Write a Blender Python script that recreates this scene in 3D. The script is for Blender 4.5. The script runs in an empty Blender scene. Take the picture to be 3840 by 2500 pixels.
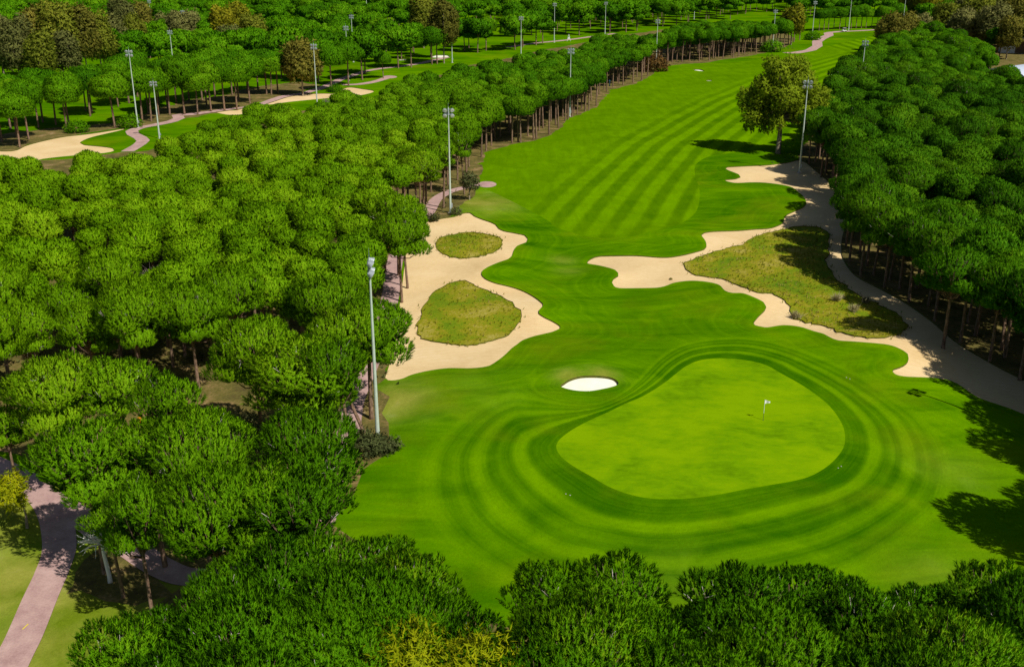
import bpy, math, random
import numpy as np
from mathutils import Vector, Matrix
from mathutils.geometry import delaunay_2d_cdt
rnd = random.Random(7); rng = np.random.default_rng(11)
S = bpy.context.scene; COL = S.collection; PI = math.pi

# ------------------------------------------------------------------ camera
W0, H0 = 2380.0, 1549.0
FOC, PITCH, HC = 2449.0, math.radians(20.28), 44.0
MH = 18.1                                                    # lighting mast height
cam = bpy.data.cameras.new('camera'); camo = bpy.data.objects.new('camera', cam); COL.objects.link(camo)
cam.sensor_fit = 'HORIZONTAL'; cam.sensor_width = 36; cam.lens = 36 * FOC / W0
cam.clip_start = 1; cam.clip_end = 8000
camo.location = (0, 0, HC); camo.rotation_euler = (PI/2 - PITCH, 0, 0); S.camera = camo
S.render.resolution_x, S.render.resolution_y = 1024, 666
CF = np.array([0, math.cos(PITCH), -math.sin(PITCH)]); CU = np.array([0, math.sin(PITCH), math.cos(PITCH)]); CR = np.array([1., 0, 0])

def unproj(px, py, z=0.):
    px = np.asarray(px, float); py = np.asarray(py, float)
    d = CF + ((px - W0/2) / FOC)[..., None] * CR - ((py - H0/2) / FOC)[..., None] * CU
    t = (z - HC) / d[..., 2]
    return t * d[..., 0], t * d[..., 1]
def toscr(P):
    v = np.asarray(P, float) - np.array([0, 0, HC]); dz = v @ CF
    return W0/2 + FOC * (v @ CR) / dz, H0/2 - FOC * (v @ CU) / dz, dz

# ------------------------------------------------------------------ terrain height
BUMP = []   # x, y, sx, amp
def bump(px, py, s, a):
    x, y = unproj(px, py); BUMP.append((float(x), float(y), s, a*1.35))
for b in [(1640,705,5.5,.75),(1745,715,4.,.7),(1600,560,6.5,.75),(1470,570,7,.4),(1405,640,3.2,.55),(1160,640,4.0,.75),(1285,725,4.0,.7),
          (1120,490,6,.45),(1230,590,3.5,.4),(2075,828,4.2,.8),(1990,810,6,.45),(1840,455,7,.6),(1715,405,4,.4),(1050,880,7,.35),
          (1640,1000,13,.55),(1380,868,3.5,.45),(1300,865,6,.3),(1120,900,7,.35),(1600,800,7,.35),(1860,815,8,.35),(1090,570,5,.5),(1090,730,6,.5),
          (1800,610,9,.6),(1950,700,8,.5),(2150,940,5,.35),(1010,1100,9,.3),(1340,600,5,-.35),(1420,720,8,-.3),(1560,345,10,.35),(1290,330,14,.4)]:
    bump(*b)
def vnoise(x, y, s, seed):
    # smooth sum of sines, cheap and differentiable
    r = np.random.default_rng(seed); o = 0
    for k in range(6):
        a = r.uniform(0, 2*PI); f = r.uniform(.6, 1.7) / s; o = o + np.sin((x*math.cos(a) + y*math.sin(a)) * f * 2*PI + r.uniform(0, 6.28))
    return o / 6
def hgt(x, y):
    x = np.asarray(x, float); y = np.asarray(y, float)
    z = .28 * vnoise(x, y, 34, 3) + .1 * vnoise(x, y, 13, 4)
    for bx, by, s, a in BUMP: z = z + a * np.exp(-((x-bx)**2 + (y-by)**2) / (2*s*s))
    return z
def at(px, py):
    z = np.zeros(np.shape(px))
    for _ in range(6):
        x, y = unproj(px, py, z); z = hgt(x, y)
    return x, y
def at3(px, py):
    x, y = at(px, py); return float(x), float(y), float(hgt(x, y))

# ------------------------------------------------------------------ outlines (traced once, laid out on the ground)
SANDL = [(987,516),(1025,507),(1057,502),(1075,495),(1092,493.6),(1102,501),(1120,508.6),(1142,516),(1152,521),(1159,530),(1172,536),(1190,539.4),(1205,542.4),(1220,546),(1227,553.6),(1224,562),(1202,571),(1194,582),(1190,594),(1182,601),(1157,610),(1132,621),(1120,630),(1119,636),(1127,646),(1150,656),(1190,666),(1220,677),(1245,691),(1262,705),(1262,710),(1252,721),(1252,727),(1265,736),(1287,747),(1302,757),(1302,762),(1285,770),(1265,775),(1240,781),(1215,790),(1200,801),(1190,808),(1170,827),(1145,845),(1130,851),(1095,855),(1040,855),(995,861),(957,870),(937,878.5),(917,883),(902,882.7),(895,877),(900,860),(912,820),(922,770),(928,715),(935,660),(942,600),(945,560),(965,530)]
ISL1 = [(1015,562),(1020,552),(1045,546),(1070,541),(1092,539),(1132,543),(1160,551),(1172,557),(1170,567),(1160,577),(1145,587),(1107,596),(1070,598),(1040,593),(1020,582),(1014,572)]
ISL2 = [(1080,650),(1100,660),(1132,675),(1165,686),(1190,702),(1200,712),(1212,730),(1212,745),(1197,760),(1190,770),(1177,780),(1145,790),(1107,798),(1082,801),(1040,797),(1007,791),(977,781),(966,774),(967,760),(977,737),(985,710),(1000,687),(1020,670),(1045,657),(1065,651)]
SANDR = [(1364,610.6),(1375,600),(1390,595),(1415,593.6),(1477,593),(1540,597),(1577,593.6),(1615,585),(1637,578),(1642,572),(1640,560),(1630,545),(1637,540),(1660,537),(1715,535),(1752,532),(1785,530),(1802,526),(1820,517),(1823,505),(1830,498),(1852,488),(1865,482),(1874,472),(1870,460),(1857,447),(1835,433),(1785,425),(1747,423.6),(1715,425),(1700,423.6),(1684,419),(1688,417),(1710,415),(1721,411),(1717,405),(1702,399),(1686,392),(1690,388),(1740,385),(1785,383),(1830,377),(1862,372),(1895,395),(1935,430),(1960,460),(1972,490),(1962,530),(1955,570),(1962,605),(1990,640),(2050,672),(2107,704),(2165,745),(2225,795),(2322,852),(2460,925),(2520,1010),(2440,985),(2351,950),(2322,940),(2272,922),(2235,897),(2217,887),(2197,881),(2167,877),(2102,874),(2080,868),(2074,862),(2077,857),(2092,852),(2107,843),(2112,832),(2110,822),(2092,810),(2067,801),(2035,797),(1985,793),(1947,790),(1925,781),(1914,775),(1892,769),(1860,759),(1822,755),(1785,760),(1772,759),(1755,755),(1751,750),(1762,735),(1777,720),(1781,712),(1775,702),(1752,690),(1727,681),(1702,680),(1685,675),(1672,662),(1647,655),(1615,652),(1590,653),(1565,657),(1547,664),(1527,668),(1490,669),(1440,669),(1427,664),(1422,655),(1426,647),(1437,640),(1437,634),(1430,627),(1412,621),(1390,616)]
ISL3 = [(1591,610),(1610,602),(1652,587),(1690,576),(1715,571),(1740,557),(1765,545),(1785,540),(1810,535),(1847,526),(1885,525),(1915,532),(1925,545),(1925,562),(1927,587),(1922,612),(1940,645),(1972,665),(1997,687),(2035,702),(2072,720),(2097,737),(2107,762),(2085,777),(2047,783),(1997,781),(1970,775),(1955,772),(1925,760),(1895,750),(1870,746),(1847,737),(1836,722),(1837,710),(1817,692),(1785,679),(1765,679),(1740,672),(1715,661),(1685,649),(1652,643),(1627,640),(1610,635),(1595,625)]
BUNK = [(1302,896),(1312,888),(1325,880),(1350,873),(1385,872),(1415,875),(1432,882),(1438,890),(1430,896),(1402,903),(1370,908),(1340,907),(1315,902)]
GREEN = [(1293,1041),(1296,1027),(1310,1012),(1340,992),(1377,973),(1415,956),(1452,938),(1490,922),(1520,905),(1547,887),(1572,867),(1595,850),(1622,838),(1652,833),(1685,832),(1722,835),(1757,841),(1785,850),(1815,867),(1860,892),(1897,917),(1925,940),(1947,967),(1961,995),(1964,1020),(1960,1040),(1945,1062),(1920,1085),(1885,1105),(1847,1116),(1785,1127),(1727,1137),(1677,1147),(1615,1156),(1552,1159),(1502,1156),(1460,1147),(1415,1130),(1377,1108),(1340,1087),(1315,1070),(1300,1055)]
RING = [(950,1150),(958,1090),(985,1035),(1050,965),(1120,925),(1200,908),(1290,928),(1370,938),(1430,920),(1475,885),(1505,850),(1545,815),(1600,792),(1700,780),(1800,790),(1900,820),(2000,862),(2100,925),(2160,965),(2205,1020),(2235,1090),(2237,1150),(2215,1200),(2170,1240),(2100,1300),(2030,1345),(1900,1390),(1750,1425),(1600,1440),(1400,1430),(1200,1400),(1080,1340),(1000,1270),(955,1200)]
FAIR = [(1615,387),(1630,372),(1652,362),(1690,357),(1760,345),(1840,325),(1890,260),(1925,200),(1962,168),(2015,115),(2060,78),(1990,84),(1900,112),(1800,145),(1700,195),(1560,262),(1427,345),(1330,405),(1262,455),(1257,482),(1265,507),(1290,527),(1330,540),(1365,550),(1415,553),(1465,550),(1502,540),(1540,532),(1580,520),(1605,505),(1620,487),(1626,462),(1625,437),(1617,412)]
FOREL = [(-150,420),(28,376),(150,370),(270,356),(345,350),(400,328),(480,303),(600,265),(740,255),(800,248),(870,228),(920,208),(1000,183),(1080,153),(1150,143),(1250,118),(1370,97),(1450,82),(1560,67),(1700,52),(1780,55),(1850,90),(1830,108),(1790,121),(1716,134),(1648,145),(1585,149),(1535,157),(1505,181),(1471,196),(1424,208),(1410,218),(1386,250),(1345,266),(1320,276),(1298,301),(1276,316),(1240,327),(1190,336),(1130,352),(1120,380),(1112,430),(1100,462),(1060,482),(1050,500),(987,516),(965,530),(945,560),(935,660),(928,715),(912,820),(896,876),(885,900),(892,960),(905,1010),(912,1045),(880,1072),(842,1090),(810,1165),(790,1190),(745,1222),(820,1250),(900,1320),(1000,1385),(1100,1420),(1200,1450),(1400,1490),(1500,1500),(1600,1500),(1800,1490),(2000,1470),(2200,1450),(2400,1440),(2700,1440),(2900,1500),(3200,1900),(2900,2900),(-700,2900),(-500,1900),(130,1900),(200,1570),(300,1480),(420,1370),(350,1290),(260,1262),(190,1180),(130,1130),(60,1060),(-100,1040)]
FORER = [(1850,398),(1860,345),(1905,295),(1930,250),(1945,220),(1975,195),(2000,170),(2040,140),(2095,110),(2150,90),(2300,60),(2700,60),(3000,400),(3300,900),(2900,1050),(2560,960),(2460,890),(2360,885),(2250,820),(2160,760),(2070,700),(1975,650),(1945,590),(1950,525),(1955,490),(1930,450),(1880,405)]
SANDC = [(617,241),(645,232),(677,220),(745,217),(780,216),(807,203),(840,206),(870,212),(840,221),(785,226),(720,232),(670,237),(627,243)]
SANDD = [(28,350),(60,338),(100,327),(150,317),(212,310),(297,297),(275,304),(212,319),(186,331),(195,336),(237,340),(262,344),(266,349),(245,355),(162,362),(100,369),(75,375),(0,376),(-60,380),(-60,365),(-60,350)]
SANDE = [(497,257),(550,255),(577,246),(595,244),(592,250),(562,265),(525,266)]
WHT = [[(1004,133),(1012,128),(1040,128),(1046,131),(1030,134)], [(1610,161.5),(1627,161),(1638,165),(1622,164.6)], [(1641,186),(1655,186),(1654,188),(1642,188)],
       [(1919,171.5),(1940,170.6),(1966,170.6),(1957,174),(1935,173.6)], [(1945,164.6),(1963,164.6),(1961,166),(1946,166)], [(925,138),(945,137),(942,140),(928,140)]]
OVAL = [(1132 + 22*math.cos(a), 428.6 + 7*math.sin(a)) for a in np.linspace(0, 2*PI, 15)[:-1]]
OVAL2 = [(906 + 17*math.cos(a), 179 + 3.2*math.sin(a)) for a in np.linspace(0, 2*PI, 13)[:-1]]
PATHS = [ # centre line, width in metres
 ([(-60,1720),(22,1545),(55,1480),(93,1390),(122,1325),(138,1270),(128,1200),(100,1152),(50,1110),(-60,1060)], 2.5),
 ([(115,1150),(170,1190),(235,1235),(300,1270),(370,1315),(440,1340),(540,1330),(620,1295),(690,1250),(745,1212),(768,1120),(800,1050),(813,975),(822,930),(852,860),(880,790),(905,700),(912,650),(922,590),(945,540),(985,505),(1000,487),(1012,465),(1040,447),(1075,437),(1115,430)], 2.3),
 ([(296,352),(325,335),(333,327),(326,320),(310,312),(306,305),(325,297),(362,290),(400,282),(416,275),(412,267),(440,266),(500,258),(548,252),(595,245),(657,225),(707,216),(745,205),(770,195),(790,185),(820,175),(845,167),(880,160),(960,150),(1040,133)], 3.0),
 ([(795,197),(832,196),(870,190),(890,184),(905,179)], 3.0),
 ([(1825,122),(1847,123),(1885,116),(1900,107),(1899,97),(1910,89),(1927,82),(1925,77),(1945,74),(2010,71),(2105,64)], 4.6),
 ([(1180,110),(1240,101),(1290,96),(1327,92),(1377,85),(1430,78)], 3.0)]

def cat(P, closed, step):
    P = np.array(P, float); n = len(P); out = []
    for i in range(n if closed else n-1):
        if closed: a, b, c, d = P[(i-1) % n], P[i], P[(i+1) % n], P[(i+2) % n]
        else: a, b, c, d = P[max(i-1, 0)], P[i], P[i+1], P[min(i+2, n-1)]
        k = max(1, int(np.linalg.norm(c-b) / step))
        for j in range(k):
            t = j / k
            out.append(.5*((2*b) + (c-a)*t + (2*a-5*b+4*c-d)*t*t + (3*b-a-3*c+d)*t**3))
    if not closed: out.append(P[-1])
    return np.array(out)
def poly(P, step=7, smooth=True, jag=0):
    px = cat(P, True, step) if smooth else np.array(P, float)
    x, y = at(px[:, 0], np.minimum(px[:, 1], 1900)); q = np.stack([x, y], 1)
    if jag: q = q + rng.normal(0, jag, q.shape)
    return q
def ribbon(P, w):
    px = cat(P, False, 9); x, y = at(px[:, 0], np.minimum(px[:, 1], 1900)); q = np.stack([x, y], 1)
    t = np.gradient(q, axis=0); t /= np.linalg.norm(t, axis=1)[:, None] + 1e-9
    nrm = np.stack([-t[:, 1], t[:, 0]], 1)
    return np.concatenate([q + nrm*w/2, (q - nrm*w/2)[::-1]])
def inside(px, py, P):
    c = np.zeros(px.shape, bool); n = len(P)
    for i in range(n):
        x1, y1 = P[i]; x2, y2 = P[(i+1) % n]
        if y1 == y2: continue
        m = (y1 > py) != (y2 > py)
        c ^= m & (px < (x2-x1) * (py-y1) / (y2-y1) + x1)
    return c
def dist(px, py, P, closed=True):
    d = np.full(px.shape, 1e9); n = len(P)
    for i in range(n if closed else n-1):
        a = P[i]; b = P[(i+1) % n]; ab = b-a; L = ab@ab + 1e-12
        t = np.clip(((px-a[0])*ab[0] + (py-a[1])*ab[1]) / L, 0, 1)
        d = np.minimum(d, (px-a[0]-t*ab[0])**2 + (py-a[1]-t*ab[1])**2)
    return np.sqrt(d)

ROUGH, FLOOR, FAIRC, GREENC, SAND, ISLE, WSAND, PATH = range(8)
regs = []
fl = poly(FOREL, 14, False, 0); fr = poly(FORER, 14, False, 0)
def densify(q, step, jag):
    out = []
    for i in range(len(q)):
        a, b = q[i], q[(i+1) % len(q)]; k = max(1, min(40, int(np.linalg.norm(b-a)/step)))
        for j in range(k): out.append(a + (b-a)*j/k)
    out = np.array(out); return out + rng.normal(0, jag, out.shape)
regs.append((FLOOR, densify(poly([(150,1385),(192,1300),(233,1264),(300,1300),(380,1345),(402,1380),(320,1402),(240,1395),(190,1372)], 14, False), 1.2, .2)))
regs.append((FLOOR, densify(poly([(-60,352),(28,350),(100,326),(212,308),(297,294),(345,292),(400,284),(470,268),(545,254),(600,238),(655,221),(705,212),(740,198),(700,190),(600,200),(520,222),(440,232),(340,262),(290,285),(170,292),(28,308),(-60,320)], 14, False), 2.5, .5)))
LC = np.polyfit([150, 187.7, 233.5, 338.5, 420], [3.5, 12.9, 26.8, 72, 120], 2)
def lane_of(x, y):
    yy = np.clip(y, 130, 470); return (x - np.polyval(LC, yy) + (yy-y)*0) / np.sqrt(1 + (2*LC[0]*yy+LC[1])**2)
lf_ = [toscr((float(np.polyval(LC, D_))-o_, D_, 0)) for D_, o_ in ((455, 30), (400, 50), (340, 62), (290, 58), (245, 50), (215, 34), (194, 17))]
FAIR = [p for p in FAIR if not (p in [(1990,84),(1900,112),(1800,145),(1700,195),(1560,262),(1427,345),(1330,405),(1262,455)])]
k_ = FAIR.index((1257,482)); FAIR = FAIR[:k_] + [(float(a), float(b)) for a, b, c in lf_] + FAIR[k_+1:]
fairp = poly(FAIR); regs.append((FAIRC, fairp)); regs.append((FLOOR, densify(fl, 2.2, .35))); regs.append((FLOOR, densify(fr, 2.5, .4)))
greenp = poly(GREEN); regs.append((GREENC, greenp))
sandl = poly(SANDL, 6); sandr = poly(SANDR, 6)
regs += [(SAND, sandl), (SAND, sandr)]
sandsm = [poly(p) for p in (SANDC, SANDD, SANDE)]; regs += [(SAND, p) for p in sandsm]
isl = [densify(poly(p, 8), 1.5, .16) for p in (ISL1, ISL2, ISL3)]; regs += [(ISLE, p) for p in isl]
bunk = poly(BUNK, 5); regs.append((WSAND, bunk)); regs += [(WSAND, poly(p, 4)) for p in WHT]
for P, w in PATHS: regs.append((PATH, ribbon(P, w)))
regs += [(PATH, poly(OVAL, 4)), (PATH, poly(OVAL2, 4))]
ringp = poly(RING, 12)

# ------------------------------------------------------------------ ground mesh (one triangulation, split by surface)
pts = []
r = 26.
while r < 3200:
    dr = min(.0105*r + .1, 60) if r < 1100 else 120
    half = math.radians(38); n = int(2*half*r/(dr*1.1)); 
    n = min(n, 120) if r < 1100 else 40
    th = np.linspace(-half, half, n) + (rng.uniform(-.4, .4)*2*half/n)
    pts.append(np.stack([r*np.sin(th), r*np.cos(th)], 1)); r += dr
for rr in (8, 30, 90, 300, 1000, 3000):
    th = np.linspace(half*1.08, 2*PI-half*1.08, 16 if rr > 20 else 8); pts.append(np.stack([rr*np.sin(th), rr*np.cos(th)], 1))
# finer points over the golf hole
gx, gy = np.meshgrid(np.arange(-26, 62, 1.15), np.arange(50, 215, 1.15)); g = np.stack([gx.ravel(), gy.ravel()], 1); g += rng.uniform(-.3, .3, g.shape)
pts.append(g)
base = np.concatenate(pts)
verts = [tuple(map(float, p)) for p in base]; edges = []
for cls, q in regs:
    o = len(verts); verts += [tuple(map(float, p)) for p in q]; n = len(q)
    edges += [(o+i, o+(i+1) % n) for i in range(n)]
vo, eo, fo, _, _, _ = delaunay_2d_cdt([Vector(v) for v in verts], edges, [], 0, 0.004)
V = np.array([[v.x, v.y] for v in vo]); F = np.array([f for f in fo if len(f) == 3])
C = V[F].mean(1); cls = np.zeros(len(F), int)
for c_, q in regs:
    m = inside(C[:, 0], C[:, 1], q)
    if c_ == PATH: m &= (cls != GREENC)
    cls[m] = c_
print('ground tris', len(F), 'verts', len(V))
Z = hgt(V[:, 0], V[:, 1])
e_ = .4
NX = -(hgt(V[:, 0]+e_, V[:, 1]) - hgt(V[:, 0]-e_, V[:, 1])) / (2*e_); NY = -(hgt(V[:, 0], V[:, 1]+e_) - hgt(V[:, 0], V[:, 1]-e_)) / (2*e_)
NRM = np.stack([NX, NY, np.ones(len(V))], 1); NRM /= np.linalg.norm(NRM, axis=1)[:, None]
dg = dist(V[:, 0], V[:, 1], greenp); inr = inside(V[:, 0], V[:, 1], ringp); ing = inside(V[:, 0], V[:, 1], greenp)
near = (V[:, 0]**2 + (V[:, 1]-90)**2) < 110**2
do = dist(V[:, 0], V[:, 1], ringp); do = np.where(inr, do, -do)
ringt = np.where(inr & ~ing, dg/(dg+np.abs(do)+1e-6), np.where(ing, 0, 1.0 + np.minimum(np.abs(do), 5)*.2))
lane = lane_of(V[:, 0], V[:, 1])
fade = np.clip((lane + 12.) / 10., 0, 1) * np.clip((V[:, 1]-150)/30, .5, 1)
dsand = np.minimum(np.minimum(dist(V[:, 0], V[:, 1], sandl), dist(V[:, 0], V[:, 1], sandr)), dist(V[:, 0], V[:, 1], bunk)*1.6)
DRYP = [(105,1640),(110,1460),(150,1380),(230,1350),(400,1370),(60,1160),(20,1300),(20,1500)]
dry_ = np.zeros(len(V))
for (px_, py_, rad_, *am_) in [(60,1200,5),(120,1500,4),(250,1360,6),(30,1350,5),(170,1400,3),(385,1385,4),(905,930,3.),(1110,470,5),(1322,873,1.0),(1400,869,1.1),(1305,603,1.3,.55),(1322,630,1.6,.3),(1610,1405,4,.15),(2200,1345,3,.15),(2215,1090,2.5,.15),(1050,905,4,.12)]:
    xx_, yy_ = at(px_, py_); dry_ = np.maximum(dry_, (am_[0] if am_ else 1)*np.exp(-((V[:, 0]-xx_)**2+(V[:, 1]-yy_)**2)/(2*rad_**2)))
ATT = dict(dry=dry_, ringt=ringt, lane=lane, fade=fade, dsand=np.minimum(dsand, 40))

def mesh_obj(name, v, f, mats, parent=None, matidx=None, smooth=False, normals=None, att=None, link=True):
    me = bpy.data.meshes.new(name); me.from_pydata([tuple(map(float, p)) for p in v], [], [tuple(map(int, q)) for q in f])
    for m in (mats if isinstance(mats, (list, tuple)) else [mats]): me.materials.append(m)
    if matidx is not None: me.polygons.foreach_set('material_index', np.asarray(matidx, np.int32))
    if smooth or normals is not None: me.polygons.foreach_set('use_smooth', np.ones(len(me.polygons), bool))
    if att:
        for k, a in att.items():
            at_ = me.attributes.new(k, 'FLOAT', 'POINT'); at_.data.foreach_set('value', np.asarray(a, np.float32))
    me.update()
    if normals is not None: me.normals_split_custom_set_from_vertices([tuple(map(float, n)) for n in normals])
    o = bpy.data.objects.new(name, me)
    if link: COL.objects.link(o)
    if parent: o.parent = parent
    return o
def tag(o, label=None, cat=None, group=None, kind=None):
    if label: o['label'] = label
    if cat: o['category'] = cat
    if group: o['group'] = group
    if kind: o['kind'] = kind
    return o
def empty(name, loc=(0,0,0), rz=0, sc=1):
    o = bpy.data.objects.new(name, None); COL.objects.link(o); o.location = loc; o.rotation_euler = (0, 0, rz)
    o.scale = (sc, sc, sc) if not hasattr(sc, '__len__') else sc; o.empty_display_size = .5; return o
def copy_tree(o, parent=None):
    c = o.copy(); COL.objects.link(c); c.parent = parent
    for ch in list(o.children):
        copy_tree(ch, c)
    return c

# ------------------------------------------------------------------ materials
class NT:
    def __init__(s, name):
        s.m = bpy.data.materials.new(name); s.m.use_nodes = True; s.t = s.m.node_tree; s.t.nodes.clear(); s.l = s.t.links
    def n(s, typ, **k):
        nd = s.t.nodes.new(typ)
        for a, b in k.items():
            if a == 'i':
                for kk, vv in b.items():
                    sk = nd.inputs[kk]
                    if hasattr(vv, 'type') and hasattr(vv, 'links'): s.l.new(vv, sk)
                    else: sk.default_value = vv
            else: setattr(nd, a, b)
        return nd
    def att(s, name): return s.n('ShaderNodeAttribute', attribute_name=name).outputs['Fac']
    def pos(s, sc=(1,1,1), rot=0):
        g = s.n('ShaderNodeNewGeometry').outputs['Position']
        return s.n('ShaderNodeMapping', i={'Vector': g, 'Scale': sc, 'Rotation': (0, 0, rot)}).outputs[0]
    def noise(s, vec, scale, det=2, rough=.5, dist=0):
        return s.n('ShaderNodeTexNoise', i={'Vector': vec, 'Scale': scale, 'Detail': det, 'Roughness': rough, 'Distortion': dist}).outputs['Fac']
    def ramp(s, fac, stops, interp='LINEAR'):
        r_ = s.n('ShaderNodeValToRGB', i={'Fac': fac}); cr = r_.color_ramp; cr.interpolation = interp
        while len(cr.elements) < len(stops): cr.elements.new(.5)
        for e, (p, c) in zip(cr.elements, stops):
            e.position = p; e.color = (*c, 1) if hasattr(c, '__len__') else (c, c, c, 1)
        return r_.outputs[0]
    def mix(s, f, a, b, mode='MIX'):
        m = s.n('ShaderNodeMix', data_type='RGBA', blend_type=mode)
        for sk, v in ((m.inputs['Factor'], f), (m.inputs['A'], a), (m.inputs['B'], b)):
            if hasattr(v, 'links'): s.l.new(v, sk)
            elif hasattr(v, '__len__'): sk.default_value = (*v, 1)
            else: sk.default_value = v if sk.name == 'Factor' else (v, v, v, 1)
        return m.outputs['Result']
    def math(s, op, a, b=0., c=None):
        m = s.n('ShaderNodeMath', operation=op)
        for i, v in enumerate((a, b) if c is None else (a, b, c)):
            if hasattr(v, 'links'): s.l.new(v, m.inputs[i])
            else: m.inputs[i].default_value = v
        return m.outputs[0]
    def out(s, col, rough=.9, bump=None, bs=.3, bd=.05, spec=.2, transl=0, metal=0):
        p = s.n('ShaderNodeBsdfPrincipled', i={'Roughness': rough, 'Specular IOR Level': spec, 'Metallic': metal})
        if hasattr(col, 'links'): s.l.new(col, p.inputs['Base Color'])
        else: p.inputs['Base Color'].default_value = (*col, 1)
        if bump is not None:
            b = s.n('ShaderNodeBump', i={'Height': bump, 'Strength': bs, 'Distance': bd}); s.l.new(b.outputs[0], p.inputs['Normal'])
        sh = p.outputs[0]
        if transl:
            t = s.n('ShaderNodeBsdfTranslucent')
            if hasattr(col, 'links'): s.l.new(col, t.inputs[0])
            else: t.inputs[0].default_value = (*col, 1)
            sh = s.n('ShaderNodeMixShader', i={0: transl, 1: sh, 2: t.outputs[0]}).outputs[0]
        o = s.n('ShaderNodeOutputMaterial'); s.l.new(sh, o.inputs[0]); return s.m

def mul(c, k): return tuple(x*k for x in c)
G_DEEP = (.026, .104, .0); G_MID = (.070, .182, .0); G_LITE = (.132, .278, .0); G_YEL = (.19, .25, .001)

def grass_mat(name, fair=False):
    t = NT(name); P = t.pos()
    big = t.noise(P, .035, 3, .55, .4); med = t.noise(P, .16, 4, .6, .6); fine = t.noise(P, 3.2, 4, .7); grain = t.noise(P, 11, 2, .7)
    if not fair:
        rt = t.att('ringt'); wob = t.math('MULTIPLY_ADD', t.noise(P, .12, 2), .07, t.math('SUBTRACT', rt, .035))
        rings = t.ramp(wob, [(0, .26), (.13, .16), (.19, .20), (.25, .74), (.31, .66), (.36, .22), (.43, .42), (.49, .20), (.545, .72), (.61, .66), (.66, .28), (.73, .52), (.79, .36), (.86, .66), (.965, .76), (1., .4)])
        # mower lines following the bunker outlines
        ds = t.att('dsand'); v1 = t.n('ShaderNodeCombineXYZ', i={'X': t.math('MULTIPLY_ADD', t.noise(P, .08, 2), 3.0, ds)}).outputs[0]
        lines = t.noise(v1, .9, 3, .6)
        near = t.ramp(t.math('MULTIPLY', ds, .05), [(0, 1.), (.45, .6), (1, 0.)])
        flow = t.noise(t.pos((.25, 1.3, 1), math.radians(-28)), .22, 4, .6, 1.2)
        a = t.math('ADD', t.math('MULTIPLY', big, .5), t.math('MULTIPLY', med, .32))
        a = t.math('ADD', a, t.math('MULTIPLY', t.math('SUBTRACT', flow, .5), .6))
        a = t.math('ADD', a, t.math('MULTIPLY', t.math('MULTIPLY', t.math('SUBTRACT', lines, .5), near), .6))
        a = t.math('MULTIPLY_ADD', t.math('SUBTRACT', a, .42), 1.5, .44)
        inring = t.ramp(t.math('MULTIPLY_ADD', big, .25, t.math('SUBTRACT', rt, .12)), [(.86, 1.), (1.0, 0.)])
        rv = t.math('ADD', rings, t.math('MULTIPLY', t.math('SUBTRACT', med, .5), 1.1))
        v2 = t.n('ShaderNodeCombineXYZ', i={'X': t.math('MULTIPLY', rt, 34.), 'Y': t.math('MULTIPLY', big, 3.)}).outputs[0]
        rv = t.math('ADD', rv, t.math('MULTIPLY', t.math('SUBTRACT', t.noise(v2, 1., 3, .6), .5), .55))
        rv = t.math('ADD', rv, t.math('MULTIPLY', t.math('SUBTRACT', big, .5), .6))
        rv = t.math('ADD', t.math('MULTIPLY', rv, .8), .03)
        n0 = t.n('ShaderNodeMix', data_type='FLOAT'); t.l.new(inring, n0.inputs[0]); t.l.new(a, n0.inputs[2]); t.l.new(rv, n0.inputs[3]); a = n0.outputs[0]
        col = t.ramp(a, [(.08, G_DEEP), (.42, G_MID), (.80, G_LITE), (1., G_YEL)])
        dry = t.ramp(t.noise(P, .07, 3, .6, .3), [(.52, 0.), (.72, .45)])
        col = t.mix(dry, col, (.155, .20, .003))
        col = t.mix(t.math('MULTIPLY', t.att('dry'), .85), col, t.ramp(med, [(.35, (.15, .19, .012)), (.6, (.30, .29, .05)), (.75, (.42, .36, .14))]))
    else:
        lane = t.att('lane'); s_ = t.math('SINE', t.math('MULTIPLY', lane, 2*PI/4.8))
        st = t.ramp(t.math('MULTIPLY_ADD', s_, .5, t.math('MULTIPLY_ADD', med, .22, .39)), [(.22, 0.), (.72, 1.)])
        st = t.math('MULTIPLY', t.math('SUBTRACT', st, .5), t.math('MULTIPLY', t.att('fade'), .38))
        a = t.math('ADD', t.math('MULTIPLY_ADD', big, .3, .30), t.math('MULTIPLY_ADD', med, .62, -.24)); a = t.math('ADD', a, st)
        sw = t.noise(t.pos((1.2, .16, 1), math.radians(28)), .5, 4, .65, .5); a = t.math('ADD', a, t.math('MULTIPLY', t.math('SUBTRACT', sw, .5), .5))
        col = t.ramp(a, [(.18, (.050, .135, .0)), (.5, (.086, .192, .0)), (.85, G_LITE)])
    k = t.math('ADD', .55, t.math('ADD', t.math('MULTIPLY', fine, .5), t.math('MULTIPLY', grain, .42)))
    col = t.mix(1., col, k, 'MULTIPLY')
    return t.out(col, .85, t.math('ADD', fine, grain), .5, .06, .0)
M_ROUGH = grass_mat('mown_grass'); M_FAIR = grass_mat('striped_grass', True)
t = NT('green_grass'); P = t.pos()
a = t.math('ADD', t.math('MULTIPLY', t.noise(P, .13, 4, .6, .5), .95), t.math('MULTIPLY', t.noise(t.pos((.6, 1.3, 1), .4), .9, 5, .7), .62)); a = t.math('SUBTRACT', a, .17)
M_GREEN = t.out(t.mix(1., t.ramp(a, [(.38, (.085, .185, .001)), (.55, (.135, .275, .001)), (.75, (.19, .33, .001))]), t.math('MULTIPLY_ADD', t.noise(P, 6, 3, .7), .3, .82), 'MULTIPLY'), .9, spec=.0)
t = NT('waste_sand'); P = t.pos()
a = t.math('ADD', t.math('MULTIPLY', t.noise(P, .12, 4, .55, .6), .6), t.math('MULTIPLY', t.noise(P, 1.5, 5, .7), .4))
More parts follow.
